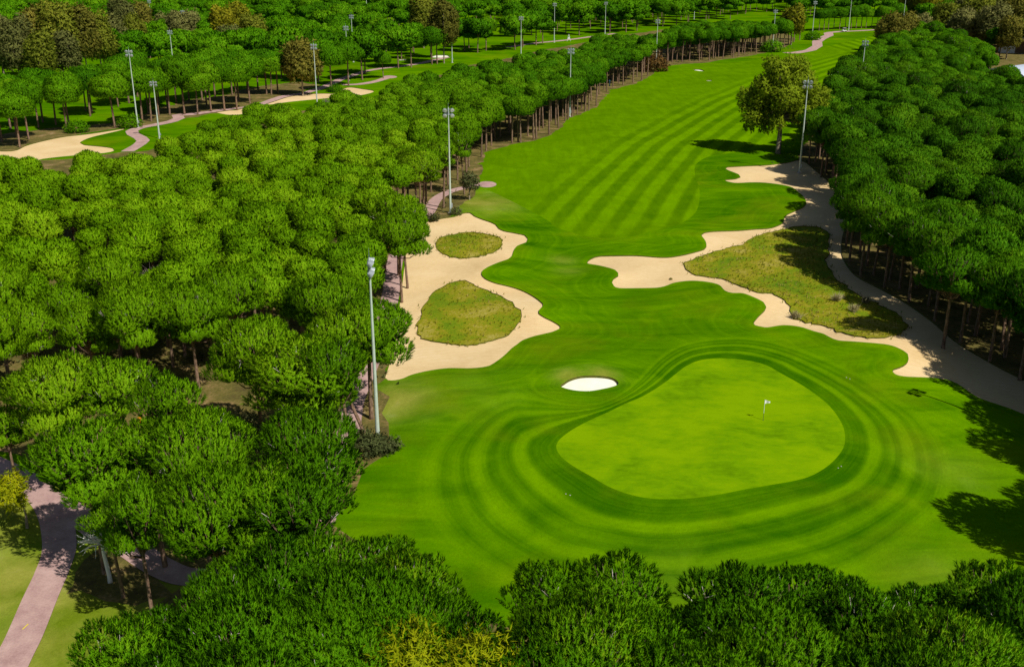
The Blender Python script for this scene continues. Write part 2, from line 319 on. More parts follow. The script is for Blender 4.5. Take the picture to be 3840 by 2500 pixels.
rake = t.n('ShaderNodeTexWave', wave_type='RINGS', rings_direction='Z', i={'Vector': P, 'Scale': .35, 'Distortion': 18, 'Detail': 2, 'Detail Scale': .25}).outputs['Fac']
col = t.ramp(a, [(.3, (.60, .42, .20)), (.55, (.72, .54, .29)), (.8, (.78, .62, .38))])
col = t.mix(t.math('MULTIPLY', rake, .10), col, (.50, .33, .14))
M_SAND = t.out(col, .95, t.noise(P, 5, 4, .7), .35, .05, .1)
t = NT('white_sand'); P = t.pos(); M_WSAND = t.out(t.ramp(t.noise(P, .8, 4), [(.3, (.74, .74, .60)), (.7, (.82, .82, .69))]), .95, t.noise(P, 4, 3), .3, .05, .1)
t = NT('pink_paving'); P = t.pos()
a = t.math('ADD', t.math('MULTIPLY', t.noise(P, .6, 4, .6), .6), t.math('MULTIPLY', t.noise(P, 6, 4, .7), .4))
M_PATH = t.out(t.ramp(a, [(.35, (.33, .20, .19)), (.55, (.47, .31, .28)), (.75, (.60, .42, .38))]), .9, t.noise(P, 9, 3), .2, .02, .15)
t = NT('dry_tall_grass'); P = t.pos()
a = t.math('ADD', t.math('MULTIPLY', t.noise(P, .18, 4, .6, .4), .6), t.math('MULTIPLY', t.noise(P, 2.2, 4, .75), .4))
M_ISLE = t.out(t.ramp(a, [(.34, (.075, .16, .003)), (.46, (.15, .21, .004)), (.54, (.24, .22, .008)), (.70, (.42, .35, .10))]), .95, t.noise(P, 5, 3), .8, .15, .1)
t = NT('forest_floor'); P = t.pos()
a = t.math('ADD', t.math('MULTIPLY', t.noise(P, .3, 4, .6, .4), .6), t.math('MULTIPLY', t.noise(P, 2.5, 4, .75), .4))
M_FLOOR = t.out(t.ramp(a, [(.35, (.075, .055, .022)), (.50, (.13, .115, .028)), (.60, (.24, .16, .065)), (.70, (.42, .33, .20))]), .95, t.noise(P, 3, 4), .8, .12, .1)
t = NT('turf_edge'); M_EDGE = t.out(t.ramp(t.noise(t.pos(), 3, 3), [(.3, (.05, .07, .006)), (.7, (.12, .11, .02))]), .95)

names = {ROUGH: ('grass_ground', M_ROUGH), FLOOR: ('forest_floor', M_FLOOR), FAIRC: ('fairway', M_FAIR), GREENC: ('putting_green', M_GREEN), SAND: ('waste_sand', M_SAND), ISLE: ('dry_grass_ground', M_ISLE), WSAND: ('bunker_sand', M_WSAND), PATH: ('cart_path', M_PATH)}
DROP = {SAND: .16, WSAND: .42}
# white bunkers are bowls
for c_, (nm, mt) in names.items():
    ff = F[cls == c_]; u, inv = np.unique(ff, return_inverse=True); f2 = inv.reshape(-1, 3)
    z = Z[u].copy()
    if c_ == SAND: z -= DROP[SAND]
    if c_ == WSAND: z -= .28 + .35*np.clip(dist(V[u][:, 0], V[u][:, 1], bunk)/1.6, 0, 1)*inside(V[u][:, 0], V[u][:, 1], bunk)
    if c_ == ISLE: z -= .10
    if c_ == PATH: z += .03
    tag(mesh_obj(nm, np.column_stack([V[u], z]), f2, mt, normals=NRM[u], att={k: a_[u] for k, a_ in ATT.items()}), kind='structure')
# turf lips round the sand
ed = {}
for fi, f in enumerate(F):
    for i in range(3):
        ed.setdefault(tuple(sorted((f[i], f[(i+1) % 3]))), []).append(fi)
lv, lf = [], []
for (a_, b_), fs in ed.items():
    if len(fs) < 2: continue
    c1, c2 = cls[fs[0]], cls[fs[1]]
    if c1 == c2 or not ({c1, c2} & {SAND, WSAND}): continue
    o = len(lv); dz = .3 if WSAND in (c1, c2) else .17
    for k in (a_, b_): lv.append((V[k, 0], V[k, 1], Z[k]+.004)); 
    for k in (b_, a_): lv.append((V[k, 0], V[k, 1], Z[k]-dz))
    lf.append((o, o+1, o+2, o+3))
tag(mesh_obj('turf_edge_ground', lv, lf, M_EDGE), kind='structure')

# ------------------------------------------------------------------ light
SEL = math.radians(48); sd = Vector((.70, -.714, 0)).normalized() * math.cos(SEL) + Vector((0, 0, math.sin(SEL)))
sun = bpy.data.lights.new('sun', 'SUN'); sun.energy = 5.0; sun.angle = math.radians(.5); sun.color = (1, .95, .86)
so = bpy.data.objects.new('sun', sun); COL.objects.link(so); so.rotation_euler = sd.to_track_quat('Z', 'Y').to_euler()
w = bpy.data.worlds.new('World'); S.world = w; w.use_nodes = True; nt = w.node_tree; bg = nt.nodes['Background']
sky = nt.nodes.new('ShaderNodeTexSky'); sky.sky_type = 'NISHITA'; sky.sun_disc = False; sky.sun_elevation = SEL; sky.sun_rotation = math.atan2(sd.x, sd.y)
nt.links.new(sky.outputs[0], bg.inputs[0]); bg.inputs[1].default_value = .05
S.view_settings.view_transform = 'Standard'; S.view_settings.look = 'None'; S.view_settings.exposure = 0; S.view_settings.gamma = 1
S.render.engine = 'CYCLES'; S.cycles.max_bounces = 5; S.cycles.diffuse_bounces = 3; S.cycles.transmission_bounces = 3; S.cycles.transparent_max_bounces = 4

# ------------------------------------------------------------------ foliage
def leaf_mat(name, stops, transl=.13, region=None, rough=.7, ns=.035, nw=.5):
    t = NT(name); v = t.att('v'); rd = t.n('ShaderNodeObjectInfo').outputs['Random']
    P = t.n('ShaderNodeNewGeometry').outputs['Position']
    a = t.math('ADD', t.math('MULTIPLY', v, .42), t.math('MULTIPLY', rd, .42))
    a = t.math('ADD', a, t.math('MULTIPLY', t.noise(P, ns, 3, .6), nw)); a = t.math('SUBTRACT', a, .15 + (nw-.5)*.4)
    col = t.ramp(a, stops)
    for (cx, cy), rad, c2 in (region or []):   # paler trees where the wood is thin, deeper green on the right
        d = t.n('ShaderNodeVectorMath', operation='DISTANCE', i={0: t.n('ShaderNodeMapping', i={'Vector': P, 'Scale': (1, .62, 0)}).outputs[0], 1: (cx, cy*.62, 0)}).outputs['Value']
        f = t.ramp(t.math('MULTIPLY_ADD', t.noise(P, .06, 2), .35, t.math('MULTIPLY', d, 1/rad*.6)), [(.35, 1.), (.75, 0.)])
        col = t.mix(t.math('MULTIPLY', f, .8), col, t.ramp(a, c2))
    return t.out(col, rough, transl=transl, spec=.04)
rc3 = (4., 46.); rc = at3(430, 560); rc2 = at3(2280, 420)
M_PINE = leaf_mat('pine_needles', [(.05, (.020, .082, .001)), (.4, (.053, .178, .001)), (.7, (.095, .26, .002)), (1, (.17, .32, .006))],
                  region=[((rc[0], rc[1]), 104, [(.1, (.082, .200, .001)), (.5, (.165, .325, .002)), (.9, (.26, .41, .008))]), ((rc2[0], rc2[1]), 115, [(.05, (.015, .064, .001)), (.45, (.042, .142, .002)), (.9, (.10, .23, .004))]), (rc3, 33, [(.05, (.020, .078, .0)), (.45, (.052, .165, .0)), (.85, (.10, .24, .001)), (1, (.19, .25, .006))])])
M_EUC = leaf_mat('gum_leaves', [(.1, (.12, .19, .008)), (.45, (.23, .32, .012)), (.8, (.35, .43, .02)), (1, (.46, .48, .04))], .35)
M_EUCD = leaf_mat('gum_leaves_olive', [(.1, (.07, .10, .008)), (.45, (.135, .165, .014)), (.8, (.21, .235, .02)), (1, (.31, .29, .03))], .2)
M_EUCG = leaf_mat('gum_leaves_grey', [(.1, (.08, .092, .022)), (.5, (.155, .165, .042)), (1, (.26, .25, .08))], .2)
M_EUCY = leaf_mat('gum_leaves_yellow', [(.1, (.11, .14, .008)), (.5, (.22, .23, .012)), (1, (.36, .31, .015))], .2)
M_EUCB = leaf_mat('gum_leaves_brown', [(.1, (.075, .085, .012)), (.5, (.15, .15, .02)), (1, (.28, .23, .035))], .2)
M_YEL = leaf_mat('yellow_leaves', [(.1, (.09, .15, .003)), (.5, (.22, .28, .004)), (1, (.42, .42, .006))], .3)
M_OLIVE = leaf_mat('olive_leaves', [(.1, (.045, .06, .018)), (.5, (.09, .11, .035)), (1, (.17, .18, .07))], .2)
M_RED = leaf_mat('red_leaves', [(.1, (.06, .05, .012)), (.5, (.14, .075, .02)), (1, (.2, .12, .03))], .2)
M_STRAW = leaf_mat('straw_blades', [(.1, (.07, .16, .003)), (.35, (.16, .22, .005)), (.65, (.24, .245, .010)), (1, (.50, .41, .12))], .4, ns=.12, nw=.95)
M_PALE = leaf_mat('pale_blades', [(.1, (.25, .22, .10)), (1, (.55, .48, .28))], .25)
t = NT('pine_bark'); P = t.n('ShaderNodeTexCoord').outputs['Object']
b = t.noise(t.n('ShaderNodeMapping', i={'Vector': P, 'Scale': (3, 3, .8)}).outputs[0], 2.2, 4, .7)
M_BARK = t.out(t.ramp(b, [(.35, (.09, .055, .035)), (.55, (.22, .14, .09)), (.7, (.36, .25, .17))]), .95, b, .8, .05)
t = NT('gum_bark'); P = t.n('ShaderNodeTexCoord').outputs['Object']; b = t.noise(P, 1.5, 4, .7)
M_GBARK = t.out(t.ramp(b, [(.35, (.16, .12, .08)), (.6, (.33, .28, .20))]), .9)
t = NT('dead_wood'); M_DEAD = t.out(t.ramp(t.noise(t.pos(), 2, 3), [(.3, (.34, .31, .26)), (.7, (.60, .57, .50))]), .9)

def tube(v, f, pts, rad, n=6):
    """tapered tube through pts appended to v, f"""
    pts = [np.array(p, float) for p in pts]; o = len(v)
    for i, p in enumerate(pts):
        d = pts[min(i+1, len(pts)-1)] - pts[max(i-1, 0)]; d /= np.linalg.norm(d) + 1e-9
        a = np.cross(d, [0, 1, 0] if abs(d[1]) < .9 else [1, 0, 0]); a /= np.linalg.norm(a); b = np.cross(d, a)
        for k in range(n):
            th = 2*PI*k/n; v.append(p + rad[i]*(math.cos(th)*a + math.sin(th)*b))
    for i in range(len(pts)-1):
        for k in range(n):
            f.append((o+i*n+k, o+i*n+(k+1) % n, o+(i+1)*n+(k+1) % n, o+(i+1)*n+k))
    f.append(tuple(o+(len(pts)-1)*n+k for k in range(n))); f.append(tuple(o+k for k in range(n))[::-1])

def tufts(P, N, D, nb, L, Wd, g, spread=.55, axis=None):
    """needle tufts: P shoot positions, N shading normals, D shoot directions"""
    n = len(P); Pb = np.repeat(P, nb, 0); Nb = np.repeat(N, nb, 0); Db = np.repeat(D, nb, 0); vv = np.repeat(g.uniform(0, 1, n), nb)
    rd = g.normal(size=Pb.shape); rd -= (rd*Db).sum(1)[:, None]*Db; rd /= np.linalg.norm(rd, axis=1)[:, None]
    sl = g.uniform(-.35, .45, len(Pb))[:, None]*L if axis is None else g.uniform(-.25, 1., len(Pb))[:, None]*axis
    tipd = Db*(1-spread*.6) + rd*spread; tipd /= np.linalg.norm(tipd, axis=1)[:, None]
    B = Pb + Db*sl; ll = L*g.uniform(.7, 1.25, len(Pb))[:, None]; T = B + tipd*ll
    sd_ = np.cross(tipd, Nb + .4*g.normal(size=Nb.shape)); sd_ /= np.linalg.norm(sd_, axis=1)[:, None] + 1e-9
    w_ = Wd*g.uniform(.7, 1.3, len(Pb))[:, None]
    A1 = B - sd_*w_/2; A2 = B + sd_*w_/2
    fn = np.cross(A2-A1, T-A1); flip = (fn*Nb).sum(1) < 0
    A1f = np.where(flip[:, None], A2, A1); A2f = np.where(flip[:, None], A1, A2)
    Vt = np.stack([A1f, A2f, T], 1).reshape(-1, 3); Ft = np.arange(len(Vt)).reshape(-1, 3)
    # shading normal: part of the crown's form, part the blade itself
    fnn = np.cross(A2f-A1f, T-A1f); fnn /= np.linalg.norm(fnn, axis=1)[:, None] + 1e-9
    Nn = Nb*.75 + fnn*.45; Nn /= np.linalg.norm(Nn, axis=1)[:, None]
    va = np.repeat(np.clip(vv + g.normal(0, .12, len(vv)), 0, 1), 3)
    return Vt, Ft, np.repeat(Nn, 3, 0), va
def lobes_surface(lobes, per, g, zmin=-.55, keep=.88):
    Ps, Ns = [], []
    L = np.array(lobes)   # x y z rx rz
    for i, (x, y, z, r_, rz) in enumerate(L):
        k = max(6, int(per * r_*r_)); u = g.normal(size=(k, 3)); u /= np.linalg.norm(u, axis=1)[:, None]; u = u[u[:, 2] > zmin]
        p = np.array([x, y, z]) + u*np.array([r_, r_, rz])*g.uniform(.86, 1.04, len(u))[:, None]
        ok = np.ones(len(p), bool)
        for j, (a, b_, c, s, sz) in enumerate(L):
            if j != i: ok &= (((p - [a, b_, c])/[s, s, sz])**2).sum(1) > keep**2
        Ps.append(p[ok]); nn = u/np.array([r_, r_, rz]); nn /= np.linalg.norm(nn, axis=1)[:, None]; Ns.append(nn[ok])
    return np.concatenate(Ps), np.concatenate(Ns)

PINE = {}
def pine_proto(key, seed, R, zb, ht, nl, lod):
    """R crown radius, zb crown base height, ht total height"""
    g = np.random.default_rng(seed); th_ = ht - zb; lob = []
    if lod == 'mid':
        nl = 0; lob.append((0, 0, zb+th_*.26, R*.92, th_*.64)); m_ = 7
        for k in range(m_):
            a = k*2*PI/m_ + g.uniform(-.3, .3); rr = R*g.uniform(.45, .66); lr = R*g.uniform(.27, .38)
            lob.append((rr*math.cos(a), rr*math.sin(a), zb+th_*(.30+.52*math.sqrt(1-(rr/R)**2)) - lr*.5, lr, lr*.7))
        lob.append((g.uniform(-.3, .3)*R, g.uniform(-.3, .3)*R, zb+th_*.72, R*.4, R*.26))
    for k in range(nl):
        # spread over the dome, golden-angle with jitter
        q = (k+.5)/nl; rr = math.sqrt(q)*R*.74*g.uniform(.85, 1.1); a = k*2.39996 + g.uniform(-.3, .3)
        lr = R*g.uniform(.22, .33) if nl > 12 else R*g.uniform(.30, .42) if nl > 8 else R*g.uniform(.42, .55)
        zt = zb + th_*(.30 + .70*math.sqrt(max(0, 1-(rr/R)**2))) - lr*.55 + g.uniform(-.55, .3)
        lob.append((rr*math.cos(a), rr*math.sin(a), zt-.15*lr, lr, lr*g.uniform(.72, .95)))
    for k in range(max(3 if lod != 'mid' else 4, nl//3)):     # lower skirt
        a = g.uniform(0, 6.28); rr = R*g.uniform(.35, .78); lr = R*g.uniform(.22, .34); lob.append((rr*math.cos(a), rr*math.sin(a), zb + th_*g.uniform(.12, .3), lr, lr*.6))
    per, nb, L, Wd, ax_, sp_ = {'near': (46, 20, .25, .055, .42, .42), 'mid': (50, 8, .34, .12, .30, .45), 'far': (12, 6, .8, .40, .5, .5)}[lod]
    P, N = lobes_surface(lob, per*4*PI/4, g)
    ctr = np.array([0, 0, zb]); cn = (P-ctr)/np.array([R, R, th_]); cn /= np.linalg.norm(cn, axis=1)[:, None]
    Nn = N*.62 + cn*.62; Nn /= np.linalg.norm(Nn, axis=1)[:, None]
    D = N*.62 + np.array([0, 0, .9]) + g.normal(0, .16, N.shape); D /= np.linalg.norm(D, axis=1)[:, None]
    Vt, Ft, Nt, va = tufts(P, Nn, D, nb, L, Wd, g, sp_, ax_)
    # sparse inner foliage, so the crown is a volume
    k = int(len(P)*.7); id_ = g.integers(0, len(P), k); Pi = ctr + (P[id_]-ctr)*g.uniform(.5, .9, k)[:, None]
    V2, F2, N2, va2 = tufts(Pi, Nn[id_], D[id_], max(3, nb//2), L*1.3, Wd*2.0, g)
    Vt = np.concatenate([Vt, V2]); Ft = np.concatenate([Ft, F2+len(Nt)]); Nt = np.concatenate([Nt, N2]); va = np.concatenate([va, va2*.6])  # inner tufts shifted to darker greens: shade of the crown's gaps put into colour
    tv, tf = [], []
    lean = g.normal(0, .25, 2); tr = .021*ht if lod != 'near' else .018*ht; hb = zb + th_*.35
    n_ = 8 if lod == 'near' else 5
    tube(tv, tf, [(0, 0, -.8), (0, 0, .3), (lean[0]*.4, lean[1]*.4, hb*.5), (lean[0], lean[1], hb), (lean[0]*1.2, lean[1]*1.2, zb+th_*.7)], [tr*1.25, tr, tr*.82, tr*.65, tr*.3], n_)
    for i, lb in enumerate(lob[::(1 if lod == 'near' else 2)] if lod != 'far' else lob[:4]):
        s = zb*.86 + g.uniform(0, .3)*th_; p0 = np.array([lean[0]*.9, lean[1]*.9, s]); p2 = np.array(lb[:3]); mid = (p0+p2)/2 + np.array([0, 0, -.12*R])
        tube(tv, tf, [p0, mid, p2], [tr*.38, tr*.26, tr*.08], 5 if lod == 'near' else 3)
        if lod == 'near':
            for q in range(3):
                d_ = g.normal(size=3); d_[2] = abs(d_[2]); d_ /= np.linalg.norm(d_); tube(tv, tf, [mid, p2 + d_*lb[3]*.95], [tr*.12, tr*.03], 3)
    nbark = len(tf)
    if lod == 'near':
        for q in g.integers(0, len(P), 14):
            p0 = ctr + (P[q]-ctr)*.80; p1 = P[q] + D[q]*.12 + g.normal(0, .12, 3); tube(tv, tf, [p0, p1], [.035, .015], 3)
            tube(tv, tf, [(p0+p1)/2, (p0+p1)/2 + g.normal(0, .28, 3)], [.02, .008], 3)
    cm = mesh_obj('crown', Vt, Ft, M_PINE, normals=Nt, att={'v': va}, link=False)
    tm = mesh_obj('trunk', tv, tf, [M_BARK, M_DEAD], matidx=[0]*nbark+[1]*(len(tf)-nbark), link=False, smooth=True)
    PINE[key] = dict(crown=cm.data, trunk=tm.data, R=R, ht=float(np.percentile(Vt[:, 2], 99.5)), lod=lod, real=None); bpy.data.objects.remove(cm); bpy.data.objects.remove(tm)
KN = ['near%d' % i for i in range(5)]; KM = ['mid%d' % i for i in range(7)]; KT = ['tall%d' % i for i in range(3)]; KF = ['far%d' % i for i in range(4)]
for i, k in enumerate(KN): pine_proto(k, 20+i, 4.0+.15*(i-2), 6.5, 11.6, 21+i, 'near')
KS = ['slim%d' % i for i in range(4)]
for i, k in enumerate(KS): pine_proto(k, 120+i, 2.9+.1*i, 7.2, 11.6, 15+i, 'near')
for i, k in enumerate(KM): pine_proto(k, 40+i, 2.3+.22*i, 10.9-.6-1.0*(2.3+.22*i), 10.9, 7+i % 3, 'mid')
for i, k in enumerate(KT): pine_proto(k, 60+i, 3.9, 6.8, 11.2, 9, 'mid')
for i, k in enumerate(KF): pine_proto(k, 80+i, 6.2+.4*i, 5.6, 12.8, 13, 'far')
for k, d in PINE.items(): print(k, len(d['crown'].polygons))

# ------------------------------------------------------------------ where the pines stand
T = []     # x, y, z, key, scale, rot, label, group
def add(x, y, key, sc, label=None, group=None, zs=1.):
    T.append(dict(x=x, y=y, z=float(hgt(x, y)), key=key, sc=sc, zs=zs, rot=rnd.uniform(0, 6.28), label=label, group=group))
def slim(key, sc, zs):
    if key[:4] == 'near' and sc < .86: return 'slim%d' % (int(key[4]) % 4), sc*4/2.95, zs*2.95/4
    return key, sc, zs
def top_at(px, py, key, sc, label, group, zs=1.):
    key, sc, zs = slim(key, sc, zs)
    h_ = PINE[key]['ht']*sc*zs; x, y = unproj(px, py, h_); add(float(x), float(y), key, sc, label, group, zs)
def base_at(px, py, key, sc, label, group, zs=1.):
    key, sc, zs = slim(key, sc, zs)
    x, y, z = at3(px, py); add(x, y, key, sc, label, group, zs)
G_FG = 'large pines in the foreground below the green'; G_NL = 'large pines beside the near lighting mast'
fg = [ # crown-top pixel, scale, label
 (1272,1312,.74,'narrow pine crown at the left end of the clump below the green'),(1436,1312,.86,'round pine crown beside the gap of yellowish grass below the green'),
 (1345,1405,1.0,'broad pine crown in front of the two round crowns below the green'),(1500,1432,.9,'pine crown bordering the dark gap right of the middle clump'),
 (1270,1500,1.0,'pine crown at the bottom edge right of the yellow bushes'),(1420,1520,1.0,'pine crown at the bottom edge below the middle clump'),(1550,1510,.9,'pine crown at the bottom edge left of the dark gap'),
 (1728,1315,.82,'pine crown rising highest at the left of the right clump below the green'),(1895,1322,.8,'pine crown second from the left along the top of the right clump'),(2012,1345,.62,'small pine crown dipping between two taller ones under the green'),
 (2155,1358,.76,'low rounded pine crown in the right clump below the tree shadow'),(2318,1332,.85,'pine crown at the far right edge below the tree shadow'),(2440,1350,.9,'pine just outside the right edge below the tree shadow'),
 (1675,1412,.9,'pine crown on the left flank of the right clump next to the dark gap'),(1805,1410,.95,'pine crown behind the leading pair of the right clump'),(1945,1420,.95,'pine crown in the middle of the right foreground clump'),
 (2085,1430,.95,'pine crown in front of the dipping small crown, right clump'),(2225,1440,.95,'pine crown in the second row of the right clump'),(2355,1440,1.,'pine crown cut by the right edge, second row'),
 (1700,1510,1.,'pine crown at the bottom edge right of the dark gap'),(1860,1520,1.,'pine crown at the bottom edge in the left half of the right clump'),(2030,1525,1.,'pine crown at the bottom edge in the middle of the right clump'),
 (2200,1535,1.,'pine crown at the bottom edge in the right half of the right clump'),(2380,1530,1.,'pine crown in the bottom right corner'),
 (745,1240,.62,'pine crown beside the small pink patch of path above the foreground wood'),(872,1245,.7,'pine crown with brownish top at the grass edge of the left foreground wood'),(955,1290,.66,'pine crown curving along the mown ring left foreground'),
 (650,1262,.72,'pine crown hiding the shaded path behind the foreground wood'),(575,1285,.72,'pine crown right of the shaded tree islet in the left foreground'),(500,1325,.58,'pine crown touching the orange dry grass by the path islet'),
 (345,1415,.62,'pine crown above the yellow grass verge in the bottom left'),(272,1450,.68,'pine crown nearest the pink path in the bottom left'),
 (812,1325,.95,'pine crown in the second row under the brownish-topped crown'),(690,1335,.95,'pine crown in the second row of the left foreground wood'),(930,1375,.9,'pine crown in the second row near the mown ring'),
 (1035,1400,.72,'pine crown on the right slope of the left foreground wood'),(1085,1460,.78,'pine crown by the dark gap at the right end of the left foreground wood'),(565,1395,.95,'pine crown left of centre in the left foreground wood'),
 (455,1440,.85,'pine crown in the third row above the bottom left corner trees'),(690,1445,1.,'pine crown in the thick of the left foreground wood'),(820,1430,1.,'pine crown directly behind the yellow bushes'),
 (290,1525,.85,'pine crown in the bottom row next to the grass verge'),(400,1535,1.,'pine crown second in the bottom row of the left wood'),(545,1530,1.,'pine crown third in the bottom row of the left wood'),(700,1540,1.,'pine crown fourth in the bottom row of the left wood'),(850,1530,.9,'pine crown in the bottom row touching the yellow bushes')]
for i, (px, py, sc, lb) in enumerate([q for q in fg if 'touching the yellow bushes' not in q[3] and 'directly behind the yellow' not in q[3]] + [(800,1415,1.,'pine crown up-slope of the yellow bushes')]): top_at(px, py+14, KN[i % 5], sc*.98, lb, G_FG, zs=1/(sc*.98)*(.88+.05*((i*7) % 5)))
nl_ = [(702,799,1.48,'huge broad pine crown left of the near lighting mast'),(712,962,.97,'rounded pine crown below the huge one beside the mast base'),(450,972,.98,'wide pine crown left of the grey green willow'),
 (192,992,1.12,'pine with two dark trunks standing beside the lower path'),(492,1106,.95,'spreading pine overhanging the shaded path fork'),(385,878,.72,'small rounded pine crown above the orange bin'),
 (258,838,.8,'pine crown behind the small hut clearing'),(118,840,.95,'pine crown right above the small hut'),(8,948,.5,'slim pine crown at the left edge below the hut'),
 (850,708,1.12,'pine crown left of the near mast upper pole'),(790,725,.95,'pine crown hanging over the edge of the left waste sand'),
 (760,650,1.0,'pine crown behind the near mast head'),(733,1050,.85,'dense pine crown reaching the mown rough below the mast'),(600,1105,.8,'pine crown above the shaded stretch of path'),(585,745,1.0,'pine crown up-slope behind the huge one'),(312,1122,.55,'low pine crown with a pale trunk over the islet'),(680,1120,.8,'pine crown above the last shaded bend of the path'),(772,797,.74,'pine crown tucked between the huge one and the mast'),(340,985,.72,'pine crown between the twin-trunked pine and the wide one')]
for i, (px, py, sc, lb) in enumerate(nl_): top_at(px, py, KN[(i*2) % 5], sc, lb, G_NL, zs=1/sc*(1.0+.03*(i % 3))*(.68 if px < 20 else 1))
# pines with visible trunks at the sand edge
for px, py, sc, lb in [(934,700,.95,'front pine of the tall-trunked trio beside the left waste sand'),(947,667,.9,'right hand pine of the tall-trunked trio beside the waste sand'),(927,640,.85,'rear pine of the tall-trunked trio beside the waste sand'),
                       (978,512,.9,'pine leaning over the path top of the left waste sand'),(984,500,.8,'second pine over the path at the top of the waste sand'),(1031,483,.72,'twin-trunked pine left of the middle mast'),(1079,452,.6,'slim dark pine beside the pink oval pad'),(2192,806,1.05,'pine with a visible trunk standing beyond the sandy road at the right'),(2335,830,1.0,'pine by the road at the right edge with its trunk in view')]:
    base_at(px, py, KN[len(T) % 5], sc, lb, 'pines standing beside the waste sand', zs=1/sc*.98)
base_at(846, 1003, 'near1', .68, 'leaning pine with pale bare trunk beside the near mast', 'pines standing beside the waste sand'); T[-1]['tilt'] = -.40; T[-1]['rot'] = 0
EL = 'pine on the trunk-lined edge of the left wood facing the fairway'; GE = 'pines lining the left side of the fairway'
for px, py in [(1130,350),(1190,332),(1204,330),(1210,331),(1240,324),(1246,322),(1276,312),(1262,298),(1298,297),(1320,278),(1308,272),(1333,262),(1360,258),(1368,257),(1386,246),(1374,234),(1356,236),(1410,213),(1424,202),(1448,197),(1471,192),(1491,188),(1480,180),(1505,177),(1497,170),(1531,153),(1550,150),(1562,144),(1585,144),(1602,141),(1625,142),(1648,141),(1657,136),(1680,136),(1704,134),(1716,130),(1730,126),(1757,123),(1771,121),(1786,118),(1806,113),(1822,110),(1832,104),(1845,98),(1858,93)]:
    base_at(px, py, rnd.choice(KM), rnd.uniform(.95, 1.15), EL, GE, rnd.uniform(.95, 1.08))
base_at(287, 1387, 'near3', .5, 'slender pine rooted in the shaded path islet', G_NL, 1.25)
RL = 'pine in the trunk-lined row beyond the s-bend path, upper left'; GR = 'pines in the row along the upper left path'
for px, py in [(46,342),(67,324),(90,297),(40,320),(156,305),(162,300),(130,290),(100,285),(267,297),(331,284),(352,282),(369,269),(395,267),(429,266),(460,266),(491,259),(522,257),(551,255),(581,240),(620,219),(631,220),(646,217),
               (200,258),(214,262),(275,248),(345,262),(370,245),(410,240),(440,235),(470,232),(500,225),(540,222),(575,215),(600,210),(300,240),(320,225),(210,270),(25,300),(5,330),(-20,345),(390,255),(480,245),(555,235)]:
    base_at(px, py, rnd.choice(KT), rnd.uniform(1.05, 1.32), RL, GR, rnd.uniform(.92, 1.08))
ML = 'stone pine standing in the open beyond the second fairway'; GM = 'stone pines scattered beyond the second fairway'
for px, py, sc in [(771,212,1.1),(842,186,1.5),(849,172,1.4),(891,182,.7),(926,159,1.4),(956,157,1.1),(1004,150,1.1),(1016,149,1.1),(1197,116,1.4),(1215,110,1.4),(1246,105,1.5),(1261,100,1.0),(1346,82,1.5),(1417,77,1.4),(1455,75,1.5),(1480,72,1.3),(1572,61,1.3),(1697,45,1.3),(1540,62,1.1),(1600,55,1.4),(1640,50,1.4),(810,200,1.1),(1080,120,1.3),(1110,123,1.3),(1130,118,1.1),(1090,112,1.2),(740,190,1.3),(700,185,1.2)]:
    base_at(px, py, rnd.choice(KF if sc > 1.15 else KT), sc*(.80 if sc > 1.15 else 1.15), ML, GM)
for i in range(17):
    base_at(1902+i*12.3+rnd.uniform(-2, 2), 71-i*.5+rnd.uniform(-2, 1), rnd.choice(KT), rnd.uniform(.85, 1.15), 'pine in the straight row closing the far end of the fairway', 'pines in the far row behind the fairway')
# off to the right of the picture: trees whose shadows fall on the rough
for x, y in [(45.5, 69), (51, 65), (52.5, 71.5), (49.5, 60), (53, 82), (58.5, 86), (57.5, 93), (62, 80), (60, 99), (64, 93), (66, 86), (59, 75), (57, 100), (61, 104), (54.5, 98.5), (54.8, 88), (56, 95), (48.5, 63.5), (55.5, 78)]:
    add(x, y, rnd.choice(KN), 1.05, 'pine beyond the right edge shading the rough', 'pines beyond the right edge', .95)

def fill(poly_, spacing, keys, sc, label, group, avoid=1.0, clip=None, keepf=None, zs=(.93, 1.08), npts=None):
    P_ = np.array(poly_); lo, hi = P_.min(0), P_.max(0); hi = np.minimum(hi, [900, 960]); lo = np.maximum(lo, [-700, 30])
    n = int((hi-lo).prod()/(spacing**2)*5); n = min(n, 260000)
    q = rng.uniform(lo, hi, (n, 2)); q = q[inside(q[:, 0], q[:, 1], P_)]
    sx, sy, dz = toscr(np.column_stack([q, np.full(len(q), 9.)]))
    ok = (sx > -150) & (sx < 2950) & (sy > -60) & (sy < 1800) & (dz > 0); q = q[ok]
    grid = {}; cell = spacing
    for d in T: grid.setdefault((int(d['x']//cell), int(d['y']//cell)), []).append((d['x'], d['y'], PINE[d['key']]['R']*d['sc']*avoid))
    bad = [p for c_, p in regs if c_ in (SAND, PATH, WSAND)]
    bd = np.zeros(len(q), bool)
    for p in bad: bd |= inside(q[:, 0], q[:, 1], p)
    q = q[~bd]
    if keepf is not None: q = q[keepf(q[:, 0], q[:, 1])]
    c0 = 0
    for x, y in q:
        i, j = int(x//cell), int(y//cell); good = True; rr_ = int(math.ceil(8/cell))
        for a in range(i-rr_, i+rr_+1):
            for b_ in range(j-rr_, j+rr_+1):
                for (u, v_, r_) in grid.get((a, b_), ()):
                    if (u-x)**2+(v_-y)**2 < max(spacing*.8 if r_ < 0 else 0, abs(r_))**2: good = False; break
                if not good: break
            if not good: break
        if not good: continue
        grid.setdefault((i, j), []).append((x, y, -spacing)); c0 += 1
        add(float(x), float(y), rnd.choice(keys), rnd.uniform(*sc), label, group, rnd.uniform(*zs))
    print(label, c0)
